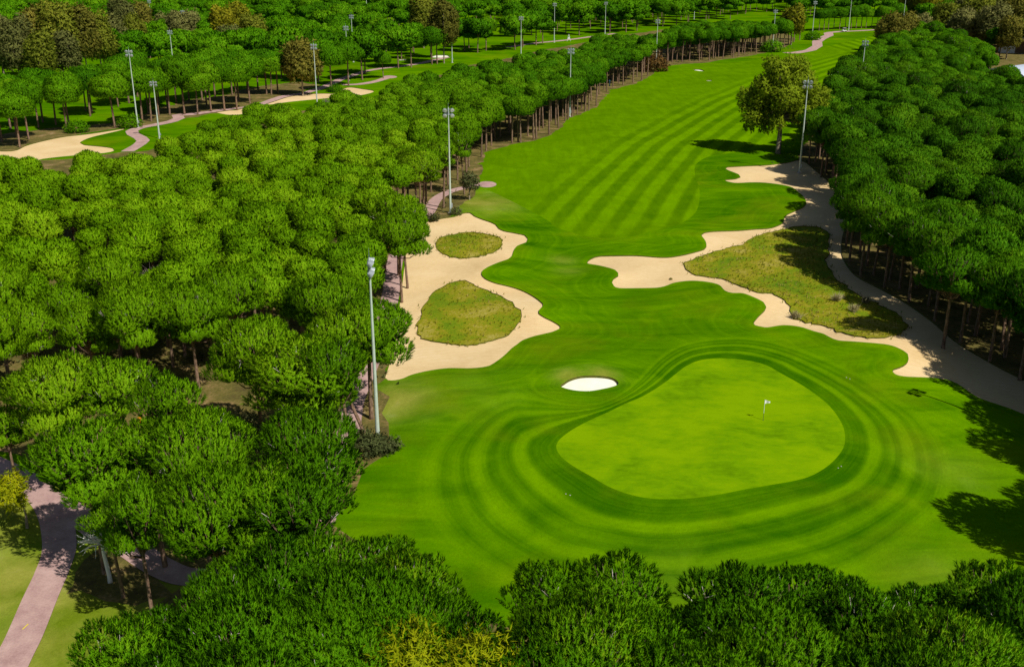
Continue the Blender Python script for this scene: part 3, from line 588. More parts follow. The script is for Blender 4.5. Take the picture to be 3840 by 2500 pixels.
def holes(lst):
    hp = [(at3(a, b)[:2], r_) for a, b, r_ in lst]
    def f(x, y):
        m = np.ones(len(x), bool)
        for (hx, hy), r_ in hp: m &= (x-hx)**2+(y-hy)**2 > r_*r_
        return m
    return f
LW = [(-150,425),(28,390),(150,384),(270,370),(350,362),(410,340),(480,312),(600,276),(740,264),(800,255),(870,236),(920,216),(1000,190),(1080,160),(1150,148),(1250,124),(1370,104),(1450,88),(1560,73),(1700,60),(1780,62),(1840,90),(1786,114),(1710,130),(1640,138),(1580,142),(1530,150),(1500,172),(1440,195),(1405,212),(1370,250),(1300,288),(1240,320),(1190,328),(1130,345),(1110,400),(1060,440),(1010,460),(985,495),(940,530),(918,580),(905,640),(895,700),(884,770),(865,820),(850,880),(800,900),(600,880),(560,850),(400,830),(-150,830)]
TOPS = [(-150,400),(28,378),(80,388),(150,385),(215,362),(270,358),(330,350),(380,338),(430,318),(470,290),(520,275),(560,258),(600,240),(645,238),(690,258),(740,240),(775,232),(812,215),(845,224),(895,207),(932,188),(982,177),(1045,172),(1082,155),(1120,140),(1190,142),(1222,121),(1265,115),(1300,124),(1345,114),(1370,97),(1400,84),(1427,79),(1477,82),(1525,84),(1560,68),(1590,51),(1665,50),(1785,49),(1840,60)]
tx, ty = unproj([p[0] for p in TOPS], [p[1] for p in TOPS], 9.9)
bot = [p for p in LW if p[1] > 110 and not (p[0] < 1150 and p[1] < 345)]; bot = bot[[i for i, p in enumerate(bot) if p == (1786,114)][0]:]
lwp = np.concatenate([np.stack([tx, ty], 1), poly(bot, 14, False)])
def lwdense(x, y):
    m = holes([(128,640,4.6),(205,655,4.4),(770,298,9),(690,303,7),(480,508,4.2),(560,470,4.5),(655,470,4.2),(335,790,3.2),(405,860,3.6),(380,745,2.8),(60,705,3.8),(600,560,3.2),(470,935,3)])(x, y)
    return m
fill(lwp, 3.75, KM, (.82, .98), 'rounded pine crown inside the dense left wood', 'pines of the left wood', .66, keepf=lwdense, zs=(.96, 1.12))
LW2 = [(-120,835),(400,835),(560,855),(560,900),(440,930),(-120,1000)]
fill(poly(LW2, 14, False), 4.7, KN, (.7, 1.0), 'pine crown in the near part of the left wood', 'pines of the near left wood', .7, keepf=holes([(97,1010,6),(90,1080,6),(327,985,4),(510,960,5)]), zs=(.98, 1.15))
for i, (px, py) in enumerate([(1880,380),(1908,410),(1940,436),(1966,468),(1982,505),(1974,540),(1966,572),(1974,608),(2000,640),(2055,668),(2112,702),(2172,745),(2232,795),(2300,838),(2370,880),(2030,640),(2090,672),(1995,530),(1995,480),(2450,925),(2500,955)]):
    base_at(px, py, KN[i % 5], .94, 'pine on the edge of the right wood overhanging the shaded sandy road', 'pines along the sandy road', .99+.03*(i % 3))
rwp = poly([(1868,388),(1880,350),(1922,305),(1938,262),(1953,228),(1985,203),(2010,180),(2050,150),(2100,125),(2180,120),(2262,165),(2325,252),(2400,295),(2700,430),(3000,650),(3100,950),(2850,1010),(2560,950),(2480,908),(2350,845),(2255,790),(2190,742),(2130,698),(2075,667),(2015,637),(1982,600),(1972,560),(1978,520),(1978,478),(1945,440),(1895,400)], 14, False)
def not_tree(x, y): return holes([(2370,230,18),(1850,392,5)])(x, y)
fill(rwp, 4.0, KM[1:] + KN[:2], (.85, 1.12), 'dark pine crown inside the dense right wood', 'pines of the right wood', .62, keepf=not_tree, zs=(.92, 1.1))
# far woods between the other holes
def farmask(x, y):
    sx, sy, dz = toscr(np.column_stack([x, y, np.zeros(len(x))])); m = vnoise(x, y, 150, 31) + .5*vnoise(x, y, 60, 32) > -.20
    # second fairway and lawns stay open
    for P_ in ([(180,210),(700,190),(760,160),(800,150),(1000,150),(1200,118),(1400,82),(1460,78),(1370,100),(1000,190),(600,270),(150,300)], [(330,60),(385,60),(385,92),(330,92)], [(450,52),(500,52),(500,72),(450,72)],
               [(1180,88),(1380,76),(1600,50),(1800,26),(1850,30),(1830,55),(1600,62),(1400,82),(1200,118)], [(840,88),(1180,55),(1180,105),(1000,128)], [(28,196),(170,196),(170,250),(28,270)], [(1700,0),(1850,0),(1830,20),(1700,20)]):
        m &= ~inside(sx, sy, P_)
    m &= ~inside(sx, sy, [(1790,62),(1900,62),(2080,52),(2130,60),(2110,82),(1900,130),(1790,130)])
    return m
farp = poly([(-300,185),(28,186),(180,170),(400,175),(640,185),(760,180),(860,150),(1000,135),(1180,100),(1380,85),(1560,62),(1790,45),(2110,40),(2180,100),(2400,160),(2700,160),(2700,2),(-300,2)], 20, False)
fill(farp, 10.6, KF, (.75, 1.1), 'stone pine in the distant woods among the other holes', 'stone pines of the distant woods', .8, keepf=farmask)

# individuals: those that show largest; the rest one mass
for d in T:
    sx, sy, dz = toscr((d['x'], d['y'], d['z'] + PINE[d['key']]['ht']*d['sc']*.8)); m = 60
    vis = (-m < sx < W0+m) and (-40 < sy < H0+60 + 2000*(d['group'] == G_FG)); d['rank'] = (PINE[d['key']]['R']*d['sc']/dz) if vis else (.0001 if d['group'] != 'pines beyond the right edge' else .00001)
T.sort(key=lambda d: -d['rank']); LIM = 298
used = set(d['key'] for d in T[:LIM])
indiv = T[:LIM]; rest = [d for d in T[LIM:]]
for k in PINE:                                       # every kind needs at least one real tree
    if k not in used:
        j = next((i for i, d in enumerate(rest) if d['key'] == k and d['rank'] > .001), None)
        if j is not None: indiv.append(rest.pop(j)); used.add(k)
print('pines', len(T), 'individual', len(indiv))
for d in indiv:
    pr = PINE[d['key']]
    r_ = empty('umbrella_pine', (d['x'], d['y'], d['z']), d['rot'], (d['sc'], d['sc'], d['sc']*d['zs']))
    if 'tilt' in d: r_.rotation_euler = (0, d['tilt'], 0)
    tag(r_, d['label'], 'tree', d['group'])
    ob = []
    for nm in ('crown', 'trunk'):
        o = bpy.data.objects.new(nm, pr[nm]); COL.objects.link(o); o.parent = r_; ob.append(o)
    if pr['real'] is None: pr['real'] = ob
keys = [k for k in PINE if PINE[k]['real']]
rest = [d for d in rest if d['key'] in keys]
me = bpy.data.meshes.new('pine_woodland'); me.from_pydata([(d['x'], d['y'], d['z']) for d in rest], [], [])
A = me.attributes.new('var', 'INT', 'POINT'); A.data.foreach_set('value', [keys.index(d['key']) for d in rest])
A = me.attributes.new('rot', 'FLOAT_VECTOR', 'POINT'); A.data.foreach_set('vector', [c for d in rest for c in (0, 0, d['rot'])])
A = me.attributes.new('scl', 'FLOAT_VECTOR', 'POINT'); A.data.foreach_set('vector', [c for d in rest for c in (d['sc'], d['sc'], d['sc']*d['zs'])])
wood = bpy.data.objects.new('pine_woodland', me); COL.objects.link(wood); tag(wood, 'dense mass of smaller umbrella pine crowns filling the woods', 'woodland', kind='stuff')
ng = bpy.data.node_groups.new('scatter_pines', 'GeometryNodeTree'); ng.interface.new_socket('Geometry', in_out='INPUT', socket_type='NodeSocketGeometry'); ng.interface.new_socket('Geometry', in_out='OUTPUT', socket_type='NodeSocketGeometry')
N_ = ng.nodes; Lk = ng.links; gi = N_.new('NodeGroupInput'); go = N_.new('NodeGroupOutput')
def named(nm, ty):
    n = N_.new('GeometryNodeInputNamedAttribute'); n.data_type = ty; n.inputs['Name'].default_value = nm; return n.outputs[0]
va_, ro_, sc_ = named('var', 'INT'), named('rot', 'FLOAT_VECTOR'), named('scl', 'FLOAT_VECTOR')
e2r = N_.new('FunctionNodeEulerToRotation'); Lk.new(ro_, e2r.inputs[0])
m2p = N_.new('GeometryNodeMeshToPoints'); Lk.new(gi.outputs[0], m2p.inputs['Mesh'])
jn = N_.new('GeometryNodeJoinGeometry'); Lk.new(jn.outputs[0], go.inputs[0])
for i, k in enumerate(keys):
    cmp_ = N_.new('FunctionNodeCompare'); cmp_.data_type = 'INT'; cmp_.operation = 'EQUAL'
    ii = [s for s in cmp_.inputs if s.type == 'INT']; Lk.new(va_, ii[0]); ii[1].default_value = i
    for o in PINE[k]['real']:
        oi = N_.new('GeometryNodeObjectInfo'); oi.transform_space = 'ORIGINAL'; oi.inputs['Object'].default_value = o; oi.inputs['As Instance'].default_value = True
        ip = N_.new('GeometryNodeInstanceOnPoints'); Lk.new(m2p.outputs[0], ip.inputs['Points']); Lk.new(cmp_.outputs[0], ip.inputs['Selection']); Lk.new(oi.outputs['Geometry'], ip.inputs['Instance'])
        Lk.new(e2r.outputs[0], ip.inputs['Rotation']); Lk.new(sc_, ip.inputs['Scale']); Lk.new(ip.outputs[0], jn.inputs[0])
md = wood.modifiers.new('scatter', 'NODES'); md.node_group = ng

# ------------------------------------------------------------------ broadleaved trees and bushes
def leafy(name, x, y, lob, mat, label, cat, group=None, per=34, nb=5, L=.5, Wd=.28, trunk=None, bark=None, droop=.25, seed=1, rz=0, sc=1, zmin=-.8):
    g = np.random.default_rng(seed); P, N = lobes_surface(lob, per*PI, g, zmin, .82)
    P = P + g.normal(0, .12+.012*max(l_[3] for l_ in lob)*5, P.shape)*np.array([1, 1, 1.4]); D = N*.8 + np.array([0, 0, .25-droop]) + g.normal(0, .45, N.shape); D /= np.linalg.norm(D, axis=1)[:, None]
    Vt, Ft, Nt, va = tufts(P, N, D, nb, L, Wd, g, .8)
    k = len(P)//2; id_ = g.integers(0, len(P), k); c = np.array(lob)[:, :3].mean(0); Pi = c + (P[id_]-c)*g.uniform(.6, .93, k)[:, None]
    V2, F2, N2, v2 = tufts(Pi, N[id_], D[id_], nb, L*1.1, Wd*1.2, g, .8)
    Vt = np.concatenate([Vt, V2]); Ft = np.concatenate([Ft, F2+len(Nt)]); Nt = np.concatenate([Nt, N2]); va = np.concatenate([va, v2])
    r_ = empty(name, (x, y, float(hgt(x, y))), rz, sc); tag(r_, label, cat, group)
    mesh_obj('crown' if trunk else 'foliage', Vt, Ft, mat, r_, normals=Nt, att={'v': va})
    tv, tf = [], []
    if trunk:
        h_, tr = trunk; top = np.array([0, 0, h_]); tube(tv, tf, [(0, 0, -.6), (0, 0, .4), (.1*tr, .1, h_*.5), top], [tr*1.4, tr, tr*.8, tr*.55], 8)
        for lb in lob: p2 = np.array(lb[:3]); tube(tv, tf, [top*.9, (top+p2)/2 + np.array([0, 0, -.4]), p2 + np.array([0, 0, lb[4]*.5])], [tr*.5, tr*.3, tr*.06], 5)
        mesh_obj('trunk', tv, tf, bark or M_GBARK, r_, smooth=True)
    else:
        for k in range(7):
            a = k*.9; tube(tv, tf, [(0, 0, -.2), (math.cos(a)*lob[0][3]*.5, math.sin(a)*lob[0][3]*.5, lob[0][2]*1.1)], [.05, .015], 4)
        mesh_obj('stem', tv, tf, bark or M_BARK, r_)
    return r_
# the single large gum tree beside the fairway
bx, by, bz = at3(1808, 357)
big = [(0,0,16.2,4.6,3.9),(-3.6,.5,14.2,3.6,3.2),(3.6,-.5,14.6,3.8,3.4),(1.2,2.6,17.2,3.4,3.0),(-1.6,-2.2,17.6,3.0,2.8),(-5.6,0,11.6,3.0,2.6),(5.9,.4,11.6,3.2,2.8),(0,-2.8,12.6,4.0,3.2),(0,3,12.4,4.2,3.2),(-6.3,-1.2,8.2,2.1,1.9),(-3.9,1.4,8.8,2.6,2.3),(4.2,-1.6,8.4,2.8,2.3),(6.9,1.2,8.4,2.1,2.0),(2.2,2.6,8.6,2.6,2.1),(-4.6,-2.6,14.8,2.2,1.9),(4.6,2.4,16.4,2.3,2.0),(.8,-1.4,19.4,2.2,1.8),(-6.4,.8,5.9,1.3,1.3),(-1.6,-3.2,7.4,1.8,1.7),(7.9,-.3,10.4,1.7,1.5)]
big = [(x_*1.06, y_*1.06, z_, a_*.80, b_*.84) for x_, y_, z_, a_, b_ in big] + [(-8.2,.6,12.6,1.5,1.3),(-2.6,1,19.2,1.7,1.4),(3.2,.6,19.0,1.8,1.5),(-8.0,-.5,10.2,1.3,1.1),(8.6,.4,12.8,1.6,1.4),(5.6,-1,6.3,1.4,1.3),(-3,.5,6.0,1.5,1.2)]
leafy('gum_tree', bx, by, big, M_EUC, 'tall solitary olive green gum tree casting its shadow on the fairway', 'tree', per=24, nb=5, L=.55, Wd=.26, trunk=(8.5, .62), seed=5)
def gum(px, py, h_, r_, mat, label, group='gum trees among the distant pines', seed=0, trunkh=.32, use_top=False, wid=1.):
    if use_top: x, y = map(float, unproj(px, py, h_*.97))
    else: x, y, _ = at3(px, py)
    g = np.random.default_rng(900+seed); h_ *= 1.16; r_ *= 1.12; lob = [(0, 0, h_*.74, r_*.62, h_*.2), (0, 0, h_*.50, r_*.78, h_*.24)]
    for k in range(11):
        a = k*2.4+g.uniform(-.3, .3); q = g.uniform(.35, .98); zz = h_*(.26+.62*q); rr = r_*wid*(1-.55*q)*g.uniform(.55, .95); lob.append((rr*math.cos(a), rr*math.sin(a), zz, r_*g.uniform(.26, .42), h_*g.uniform(.13, .21)))
    leafy('gum_tree', x, y, lob, mat, label, 'tree', group, per=13, nb=4, L=.8, Wd=.42, trunk=(h_*trunkh*1.3, .3), droop=.75, seed=1000+seed)
gl = [(50,208,19,6,M_EUCG,'grey green gum at the left edge in front of the brownish cluster'),(95,190,21,6.5,M_EUCB,'brownish gum second from the left edge in the upper left cluster'),(105,215,16,5,M_EUCD,'lower green gum at the front of the upper left gum cluster'),(150,190,23,6.5,M_EUCD,'tallest olive gum in the upper left cluster'),
 (165,200,15,4.5,M_EUCG,'grey gum in the shaded front of the upper left cluster'),(205,185,22,6,M_EUCB,'rust tinged gum right of the tallest in the upper left cluster'),(238,178,19,6,M_EUCD,'olive gum at the right end of the upper left cluster'),(12,190,20,6,M_EUCG,'gum cut by the left edge of the upper left cluster'),
 (292,130,20,6,M_EUCG,'grey gum left of the row of far masts'),(318,150,16,5,M_EUCD,'gum in front of the grey one left of the far masts'),(335,110,17,6,M_EUCB,'brownish gum beside the far bunker upper left'),(272,160,17,5,M_EUCG,'slim grey gum between the cluster and the far masts'),
 (430,128,15,8,M_EUCG,'pale grey domed gum behind the two slim masts'),(395,118,13,6,M_EUCG,'pale grey low gum left of the slim mast'),(520,128,17,6,M_EUCY,'yellowish gum beside the pale grey dome'),(560,122,18,6.5,M_EUCY,'yellow tinged gum topping the upper left group'),(590,128,14,5.5,M_EUCD,'olive gum right of the yellow tinged one'),(540,142,12,5,M_EUCG,'grey gum at the foot of the yellow tinged group'),
 (704,222,14.5,5.6,M_EUCB,'weeping reddish brown gum beside the upper path'),(985,112,20,6.5,M_EUCD,'left of the pair of olive gums beyond the second fairway'),(1032,147,21,6,M_EUCB,'right of the pair of gums by the white bunker'),
 (1838,105,15,5.5,M_EUCY,'yellowish gum at the far end of the fairway pines'),(2060,120,13,6,M_EUCB,'brown gum at the far end of the right wood'),(2085,128,14,8,M_EUCB,'broad brown gum over the start of the right wood'),(2125,118,13,7,M_EUCG,'grey brown gum behind the broad brown one'),
 (2150,62,22,8,M_EUCY,'tall yellow green gum in the top right'),(2115,58,17,8,M_EUCD,'gum right of the far row of pines'),(2200,60,20,8,M_EUCB,'brown gum in the top right woods'),(2235,95,19,7,M_EUCG,'grey gum above the right wood'),(2260,110,20,8,M_EUCD,'olive gum above the right wood near the right edge'),
 (2300,130,18,7,M_EUCG,'grey gum near the white roof at the right'),(2330,110,21,8,M_EUCB,'brown gum at the right edge above the white roof'),(2260,50,20,9,M_EUCB,'brown gum at the top right behind others'),(2320,60,20,9,M_EUCG,'grey gum in the top right corner'),(2338,138,14,5,M_EUCB,'dark brown gum just above the white roof'),(2230,125,16,6,M_EUCG,'grey gum bordering the right wood top'),(2190,100,16,7,M_EUCD,'olive gum bordering the right wood top'),(2355,90,19,7,M_EUCG,'grey gum beside the pale house'),(2392,345,9,5,M_EUCB,'brown gum at the right edge below the white roof')]
for i, (px, py, h_, r_, m_, lb) in enumerate(gl): gum(px, py, h_, r_, m_, lb, seed=i)
x, y, _ = at3(575, 1085); leafy('willow_tree', x, y, [(0,0,3.4,1.7,1.7),(.8,.3,2.6,1.3,1.5),(-.8,-.2,2.5,1.2,1.4)], M_OLIVE, 'grey green weeping tree between two large pine crowns', 'tree', per=60, L=.4, Wd=.08, trunk=(2., .12), droop=1.1, seed=7)
x, y, _ = at3(1091, 464); leafy('olive_tree', x, y, [(0,0,3.6,1.5,1.4),(.7,.2,2.8,1.1,1.1),(-.6,0,3.0,1.0,1.0)], M_OLIVE, 'small grey green tree beside the pink oval pad', 'tree', per=40, L=.35, Wd=.12, trunk=(2.2, .16), droop=.3, seed=8)
def top_leafy(px, py, h_, *a, **k):
    x, y = map(float, unproj(px, py, h_)); return leafy(a[0], x, y, *a[1:], **k)
yl = [(0,0,10.2,2.2,1.9),(1.5,.4,9.3,1.6,1.5),(-1.4,.2,9.3,1.6,1.5),(0,-1.6,8.9,1.8,1.7),(.9,1.3,9.2,1.4,1.3)]
top_leafy(955, 1478, 12.2, 'mimosa_tree', yl, M_YEL, 'yellow green bushy tree at the bottom edge', 'tree', 'yellow green trees', per=70, L=.34, Wd=.08, trunk=(7.5, .16), droop=.2, seed=9)
top_leafy(1112, 1505, 12.2, 'mimosa_tree', yl, M_YEL, 'lower yellow green tree right of the first at the bottom edge', 'tree', 'yellow green trees', per=70, L=.34, Wd=.08, trunk=(7.5, .16), droop=.2, seed=10)
top_leafy(38, 1085, 5.5, 'mimosa_tree', [(-.6,0,3.9,1.0,1.0),(-1.1,-.4,3.2,1.1,1.1),(-.2,-.6,2.7,.8,.9)], M_YEL, 'yellow green tree at the left edge beside the pink path', 'tree', 'yellow green trees', per=60, L=.34, Wd=.09, trunk=(2.2, .12), droop=.3, seed=11)
for i, (px, py, r_, m_, lb) in enumerate([(852,1052,1.45,M_OLIVE,'olive brown bush left of the near mast base'),(900,1048,.95,M_OLIVE,'small pale bush right of the near mast base'),(1517,166,4.2,M_RED,'reddish brown bush at the foot of a mast beside the fairway pines'),(1005,512,.9,M_OLIVE,'low scrub at the top corner of the left waste sand'),(778,214,1.8,M_PINE,'round dark shrub beside a pine trunk on the upper path'),
                                   (1060,498,.8,M_OLIVE,'low scrub beside the middle mast base'),(1888,93,3.0,M_PINE,'low dark shrub at a far mast base beside the s-bend path'),(1793,121,3.6,M_PINE,'low dark shrub by the last pines of the fairway row'),(303,296,2.4,M_PINE,'low bush at the foot of the tall left mast'),(180,308,2.2,M_PINE,'low bush along the upper left sand')]):
    x, y, _ = at3(px, py); s = r_
    leafy('bush', x, y, [(0,0,.55*s,s,.75*s),(.6*s,.1*s,.4*s,.7*s,.55*s),(-.6*s,0,.42*s,.7*s,.5*s)], m_, lb, 'bush', per=60/max(1, s*s*.5), L=.3*max(1, s*.6), Wd=.09*max(1, s*.8), droop=.0, seed=30+i)
# bare white tree in the islet
x, y, z = at3(256, 1352); M_PALEW = NT('bleached_wood').out((.80, .79, .74), .8); r_ = empty('bare_tree', (x, y, z), 0, 1.15); tag(r_, 'bare pale tree with spiky white twigs in the shaded path islet', 'tree')
tv, tf = [], []; tube(tv, tf, [(0,0,-.4),(0,0,.5),(-.15,.05,2.0),(-.2,.1,3.0)], [.17,.14,.12,.09], 7); mesh_obj('trunk', tv, tf, M_PALEW, r_, smooth=True)
tv, tf = [], []; g = np.random.default_rng(3)
for k in range(70):
    d_ = g.normal(size=3); d_[2] = abs(d_[2])*.8+.1; d_ /= np.linalg.norm(d_); p0 = np.array([-.2,.1,2.8]); L_ = g.uniform(.8, 1.5); p1 = p0+d_*L_*.6+g.normal(0,.05,3); p2 = p0+d_*L_+g.normal(0,.12,3)
    tube(tv, tf, [p0, p1, p2], [.05,.042,.02], 4); tube(tv, tf, [p1, p1+(d_+g.normal(0,.5,3))*.4], [.02,.01], 3); tube(tv, tf, [p1, p1+(d_+g.normal(0,.5,3))*.35], [.02,.01], 3)
mesh_obj('crown', tv, tf, M_PALEW, r_)
# bare grey trees in the thin parts of the left wood
t = NT('grey_twigs'); M_TWIG = t.out((.20, .16, .14), .95)
tv, tf = [], []; tube(tv, tf, [(0,0,-.4),(0,0,2.),(.1,.1,5.5)], [.12,.10,.04], 5)
tw, tg = [], []; g = np.random.default_rng(4)
for k in range(60):
    s = g.uniform(1.8, 5.4); a = g.uniform(0, 6.28); L_ = (6.2-s)*.55+.5; p0 = np.array([.05,.05,s]); p1 = p0+np.array([math.cos(a)*L_*.6, math.sin(a)*L_*.6, L_*.45]); p2 = p1+np.array([math.cos(a)*L_*.3, math.sin(a)*L_*.3, L_*.5])
    tube(tw, tg, [p0,p1,p2], [.04,.03,.012], 3)
    for q in range(4): tube(tw, tg, [p1, p1+g.normal(0,.45,3)+[0,0,.35]], [.022,.008], 3)
bt0 = None
for i, (px, py) in enumerate([(590,455),(665,462),(770,318),(785,330),(690,480),(640,545),(765,310),(345,768),(380,780),(480,520)]):
    x, y, z = at3(px, py)
    if bt0 is None:
        bt0 = empty('bare_tree', (x, y, z)); mesh_obj('trunk', tv, tf, M_TWIG, bt0); mesh_obj('crown', tw, tg, M_TWIG, bt0); o = bt0
    else: o = copy_tree(bt0); o.location = (x, y, z); o.rotation_euler.z = i
    s = rnd.uniform(1., 1.35); o.scale = (s, s, s*1.1); tag(o, 'bare grey twiggy tree in a thin patch of the left wood', 'tree', 'bare grey trees in the left wood')

# tall dry grass on the islands (nobody could count it)
Ps = []
for p, dens in zip(isl, (2.6, 1.0, 1.9)):
    lo, hi = p.min(0)-.5, p.max(0)+.5; n = int((hi-lo).prod()*dens); q = rng.uniform(lo, hi, (n, 2)); m = inside(q[:, 0], q[:, 1], p) | (dist(q[:, 0], q[:, 1], p) < rng.uniform(0, .9, n)); Ps.append(q[m])
q = np.concatenate(Ps); P3 = np.column_stack([q, hgt(q[:, 0], q[:, 1])-.05]); N3 = np.tile([0., 0, 1.], (len(q), 1)); D3 = N3 + rng.normal(0, .2, N3.shape); D3 /= np.linalg.norm(D3, axis=1)[:, None]
Vt, Ft, Nt, va = tufts(P3, N3, D3, 5, .27, .09, np.random.default_rng(2), .45)
tag(mesh_obj('tall_grass', Vt, Ft, M_STRAW, normals=Nt, att={'v': va}), 'tall dry yellowish grass growing on the islands in the sand', 'grass', kind='stuff')
# scrubby undergrowth along the wood edges
Ps = []
for line, n, sp in ((lwp, 1500, 2.0), (fr[:16], 600, 2.5)):
    a = rng.integers(0, len(line)-1, n); tt = rng.uniform(0, 1, (n, 1)); Ps.append(line[a]*(1-tt)+line[a+1]*tt + rng.normal(0, sp, (n, 2)))
q = np.concatenate(Ps); m = np.ones(len(q), bool)
for c_, p in regs:
    if c_ in (SAND, PATH, WSAND, FAIRC): m &= ~inside(q[:, 0], q[:, 1], p)
q = q[m & (q[:, 1] > 40)]
P3 = np.column_stack([q, hgt(q[:, 0], q[:, 1])]); N3 = np.tile([0., 0, 1.], (len(q), 1)); D3 = N3 + rng.normal(0, .3, N3.shape); D3 /= np.linalg.norm(D3, axis=1)[:, None]
Vt, Ft, Nt, va = tufts(P3, N3, D3, 8, .45, .14, np.random.default_rng(5), .6)
tag(mesh_obj('undergrowth', Vt, Ft, M_OLIVE, normals=Nt, att={'v': va}), 'low scrub and dry weeds along the edges of the woods', 'undergrowth', kind='stuff')
for i, (px, py, s, lb) in enumerate([(1946,697,1.0,'pale feathery grass tussock in the middle of the dry island'),(2012,702,.8,'pale tussock at the shaded edge of the dry island'),(1985,722,.9,'faint straw tussock below the pale one on the dry island'),(1850,737,.8,'straw tussock at the sand edge of the dry island')]):
    x, y, z = at3(px, py); g = np.random.default_rng(i); P3 = np.tile([[0., 0, .1]], (60, 1))+g.normal(0, .22, (60, 3))*[1, 1, .1]; D3 = g.normal(0, .55, (60, 3)); D3[:, 2] = 1; D3 /= np.linalg.norm(D3, axis=1)[:, None]
    Vt, Ft, Nt, va = tufts(P3, np.tile([0, 0, 1.], (60, 1)), D3, 4, .8*s, .07, g, .4)
    o = mesh_obj('grass_tussock', Vt, Ft, M_PALE, normals=Nt, att={'v': va}); o.location = (x, y, z); tag(o, lb, 'grass tussock', 'pale tussocks on the dry island')

# ------------------------------------------------------------------ lighting masts
def simple(name, col, rough=.5, metal=0, spec=.5):
    t = NT(name); n = t.noise(t.n('ShaderNodeTexCoord').outputs['Object'], 3, 4, .6)
    return t.out(t.ramp(n, [(.3, mul(col, .82)), (.7, col)]), rough, spec=spec, metal=metal)
M_POLE = simple('painted_steel', (.50, .58, .50), .45); M_GALV = simple('galvanised_steel', (.42, .47, .50), .4, .3); M_GLASS = simple('lamp_glass', (.70, .74, .78), .15); M_DARK = simple('dark_metal', (.05, .05, .05), .5)
M_CONC = simple('concrete', (.42, .40, .36), .9)
def lathe(v, f, prof, n=12, axis=(0,0,1), org=(0,0,0)):
    ax = Vector(axis).normalized(); q = ax.to_track_quat('Z', 'Y').to_matrix(); o = len(v); org = Vector(org)
    for r_, h_ in prof:
        for k in range(n):
            a = 2*PI*k/n; p = q @ Vector((r_*math.cos(a), r_*math.sin(a), h_)) + org; v.append(np.array(p))
    for i in range(len(prof)-1):
        for k in range(n): f.append((o+i*n+k, o+i*n+(k+1) % n, o+(i+1)*n+(k+1) % n, o+(i+1)*n+k))
    f.append(tuple(o+k for k in range(n))[::-1]); f.append(tuple(o+(len(prof)-1)*n+k for k in range(n)))
def box(v, f, c, s, rz=0):
    o = len(v); cx, cy, cz = c; sx, sy, sz = [q/2 for q in s]; ca, sa = math.cos(rz), math.sin(rz)
    for dz in (-sz, sz):
        for dx, dy in ((-sx,-sy),(sx,-sy),(sx,sy),(-sx,sy)): v.append(np.array((cx+dx*ca-dy*sa, cy+dx*sa+dy*ca, cz+dz)))
    for q in ((0,3,2,1),(4,5,6,7),(0,1,5,4),(1,2,6,5),(2,3,7,6),(3,0,4,7)): f.append(tuple(o+k for k in q))
def make_mast():
    r_ = empty('lighting_mast')
    v, f = [], []; lathe(v, f, [(.30,-.3),(.30,.05),(.215,.06),(.205,1.5),(.15,8),(.105,14),(.075,18.1)], 14); mesh_obj('pole', v, f, M_POLE, r_, smooth=False)
    v, f = [], []; lathe(v, f, [(.45,-.3),(.45,.12),(.40,.16)], 14)
    mesh_obj('footing', v, f, M_CONC, r_)
    v, f = [], []; box(v, f, (.27,0,1.35), (.22,.34,.7)); mesh_obj('control_box', v, f, M_GALV, r_)
    v, f = [], []
    for h_ in (16.9, 17.75):
        tube(v, f, [(-.85,.12,h_),(.85,.12,h_)], [.045,.045], 6)
    tube(v, f, [(-.35,.12,16.9),(-.35,.12,17.75)], [.03,.03], 5); tube(v, f, [(.35,.12,16.9),(.35,.12,17.75)], [.03,.03], 5); tube(v, f, [(0,0,18.0),(0,0,19.0)], [.02,.008], 5)
    lathe(v, f, [(.14,16.75),(.14,17.9)], 10)
    mesh_obj('cross_frame', v, f, M_GALV, r_)
    for sx in (-.62, .62):
        for h_ in (16.75, 17.65):
            ax = Vector((sx*.25, -1, -.62)).normalized(); v, f = [], []
            lathe(v, f, [(.10,-.30),(.20,-.26),(.27,-.12),(.36,.10),(.38,.16)], 14, ax, (sx,-.12,h_)); hd = mesh_obj('floodlight', v, f, M_GALV, r_)
            v, f = [], []; lathe(v, f, [(.34,.164),(.30,.185),(.1,.20)], 14, ax, (sx,-.12,h_)); mesh_obj('lens', v, f, M_GLASS, hd)
            v, f = [], []; tube(v, f, [(sx-.3,-.1,h_+.02),(sx-.3,.12,h_+.16),(sx+.3,.12,h_+.16),(sx+.3,-.1,h_+.02)], [.02]*4, 4); mesh_obj('bracket', v, f, M_DARK, hd)
    return r_
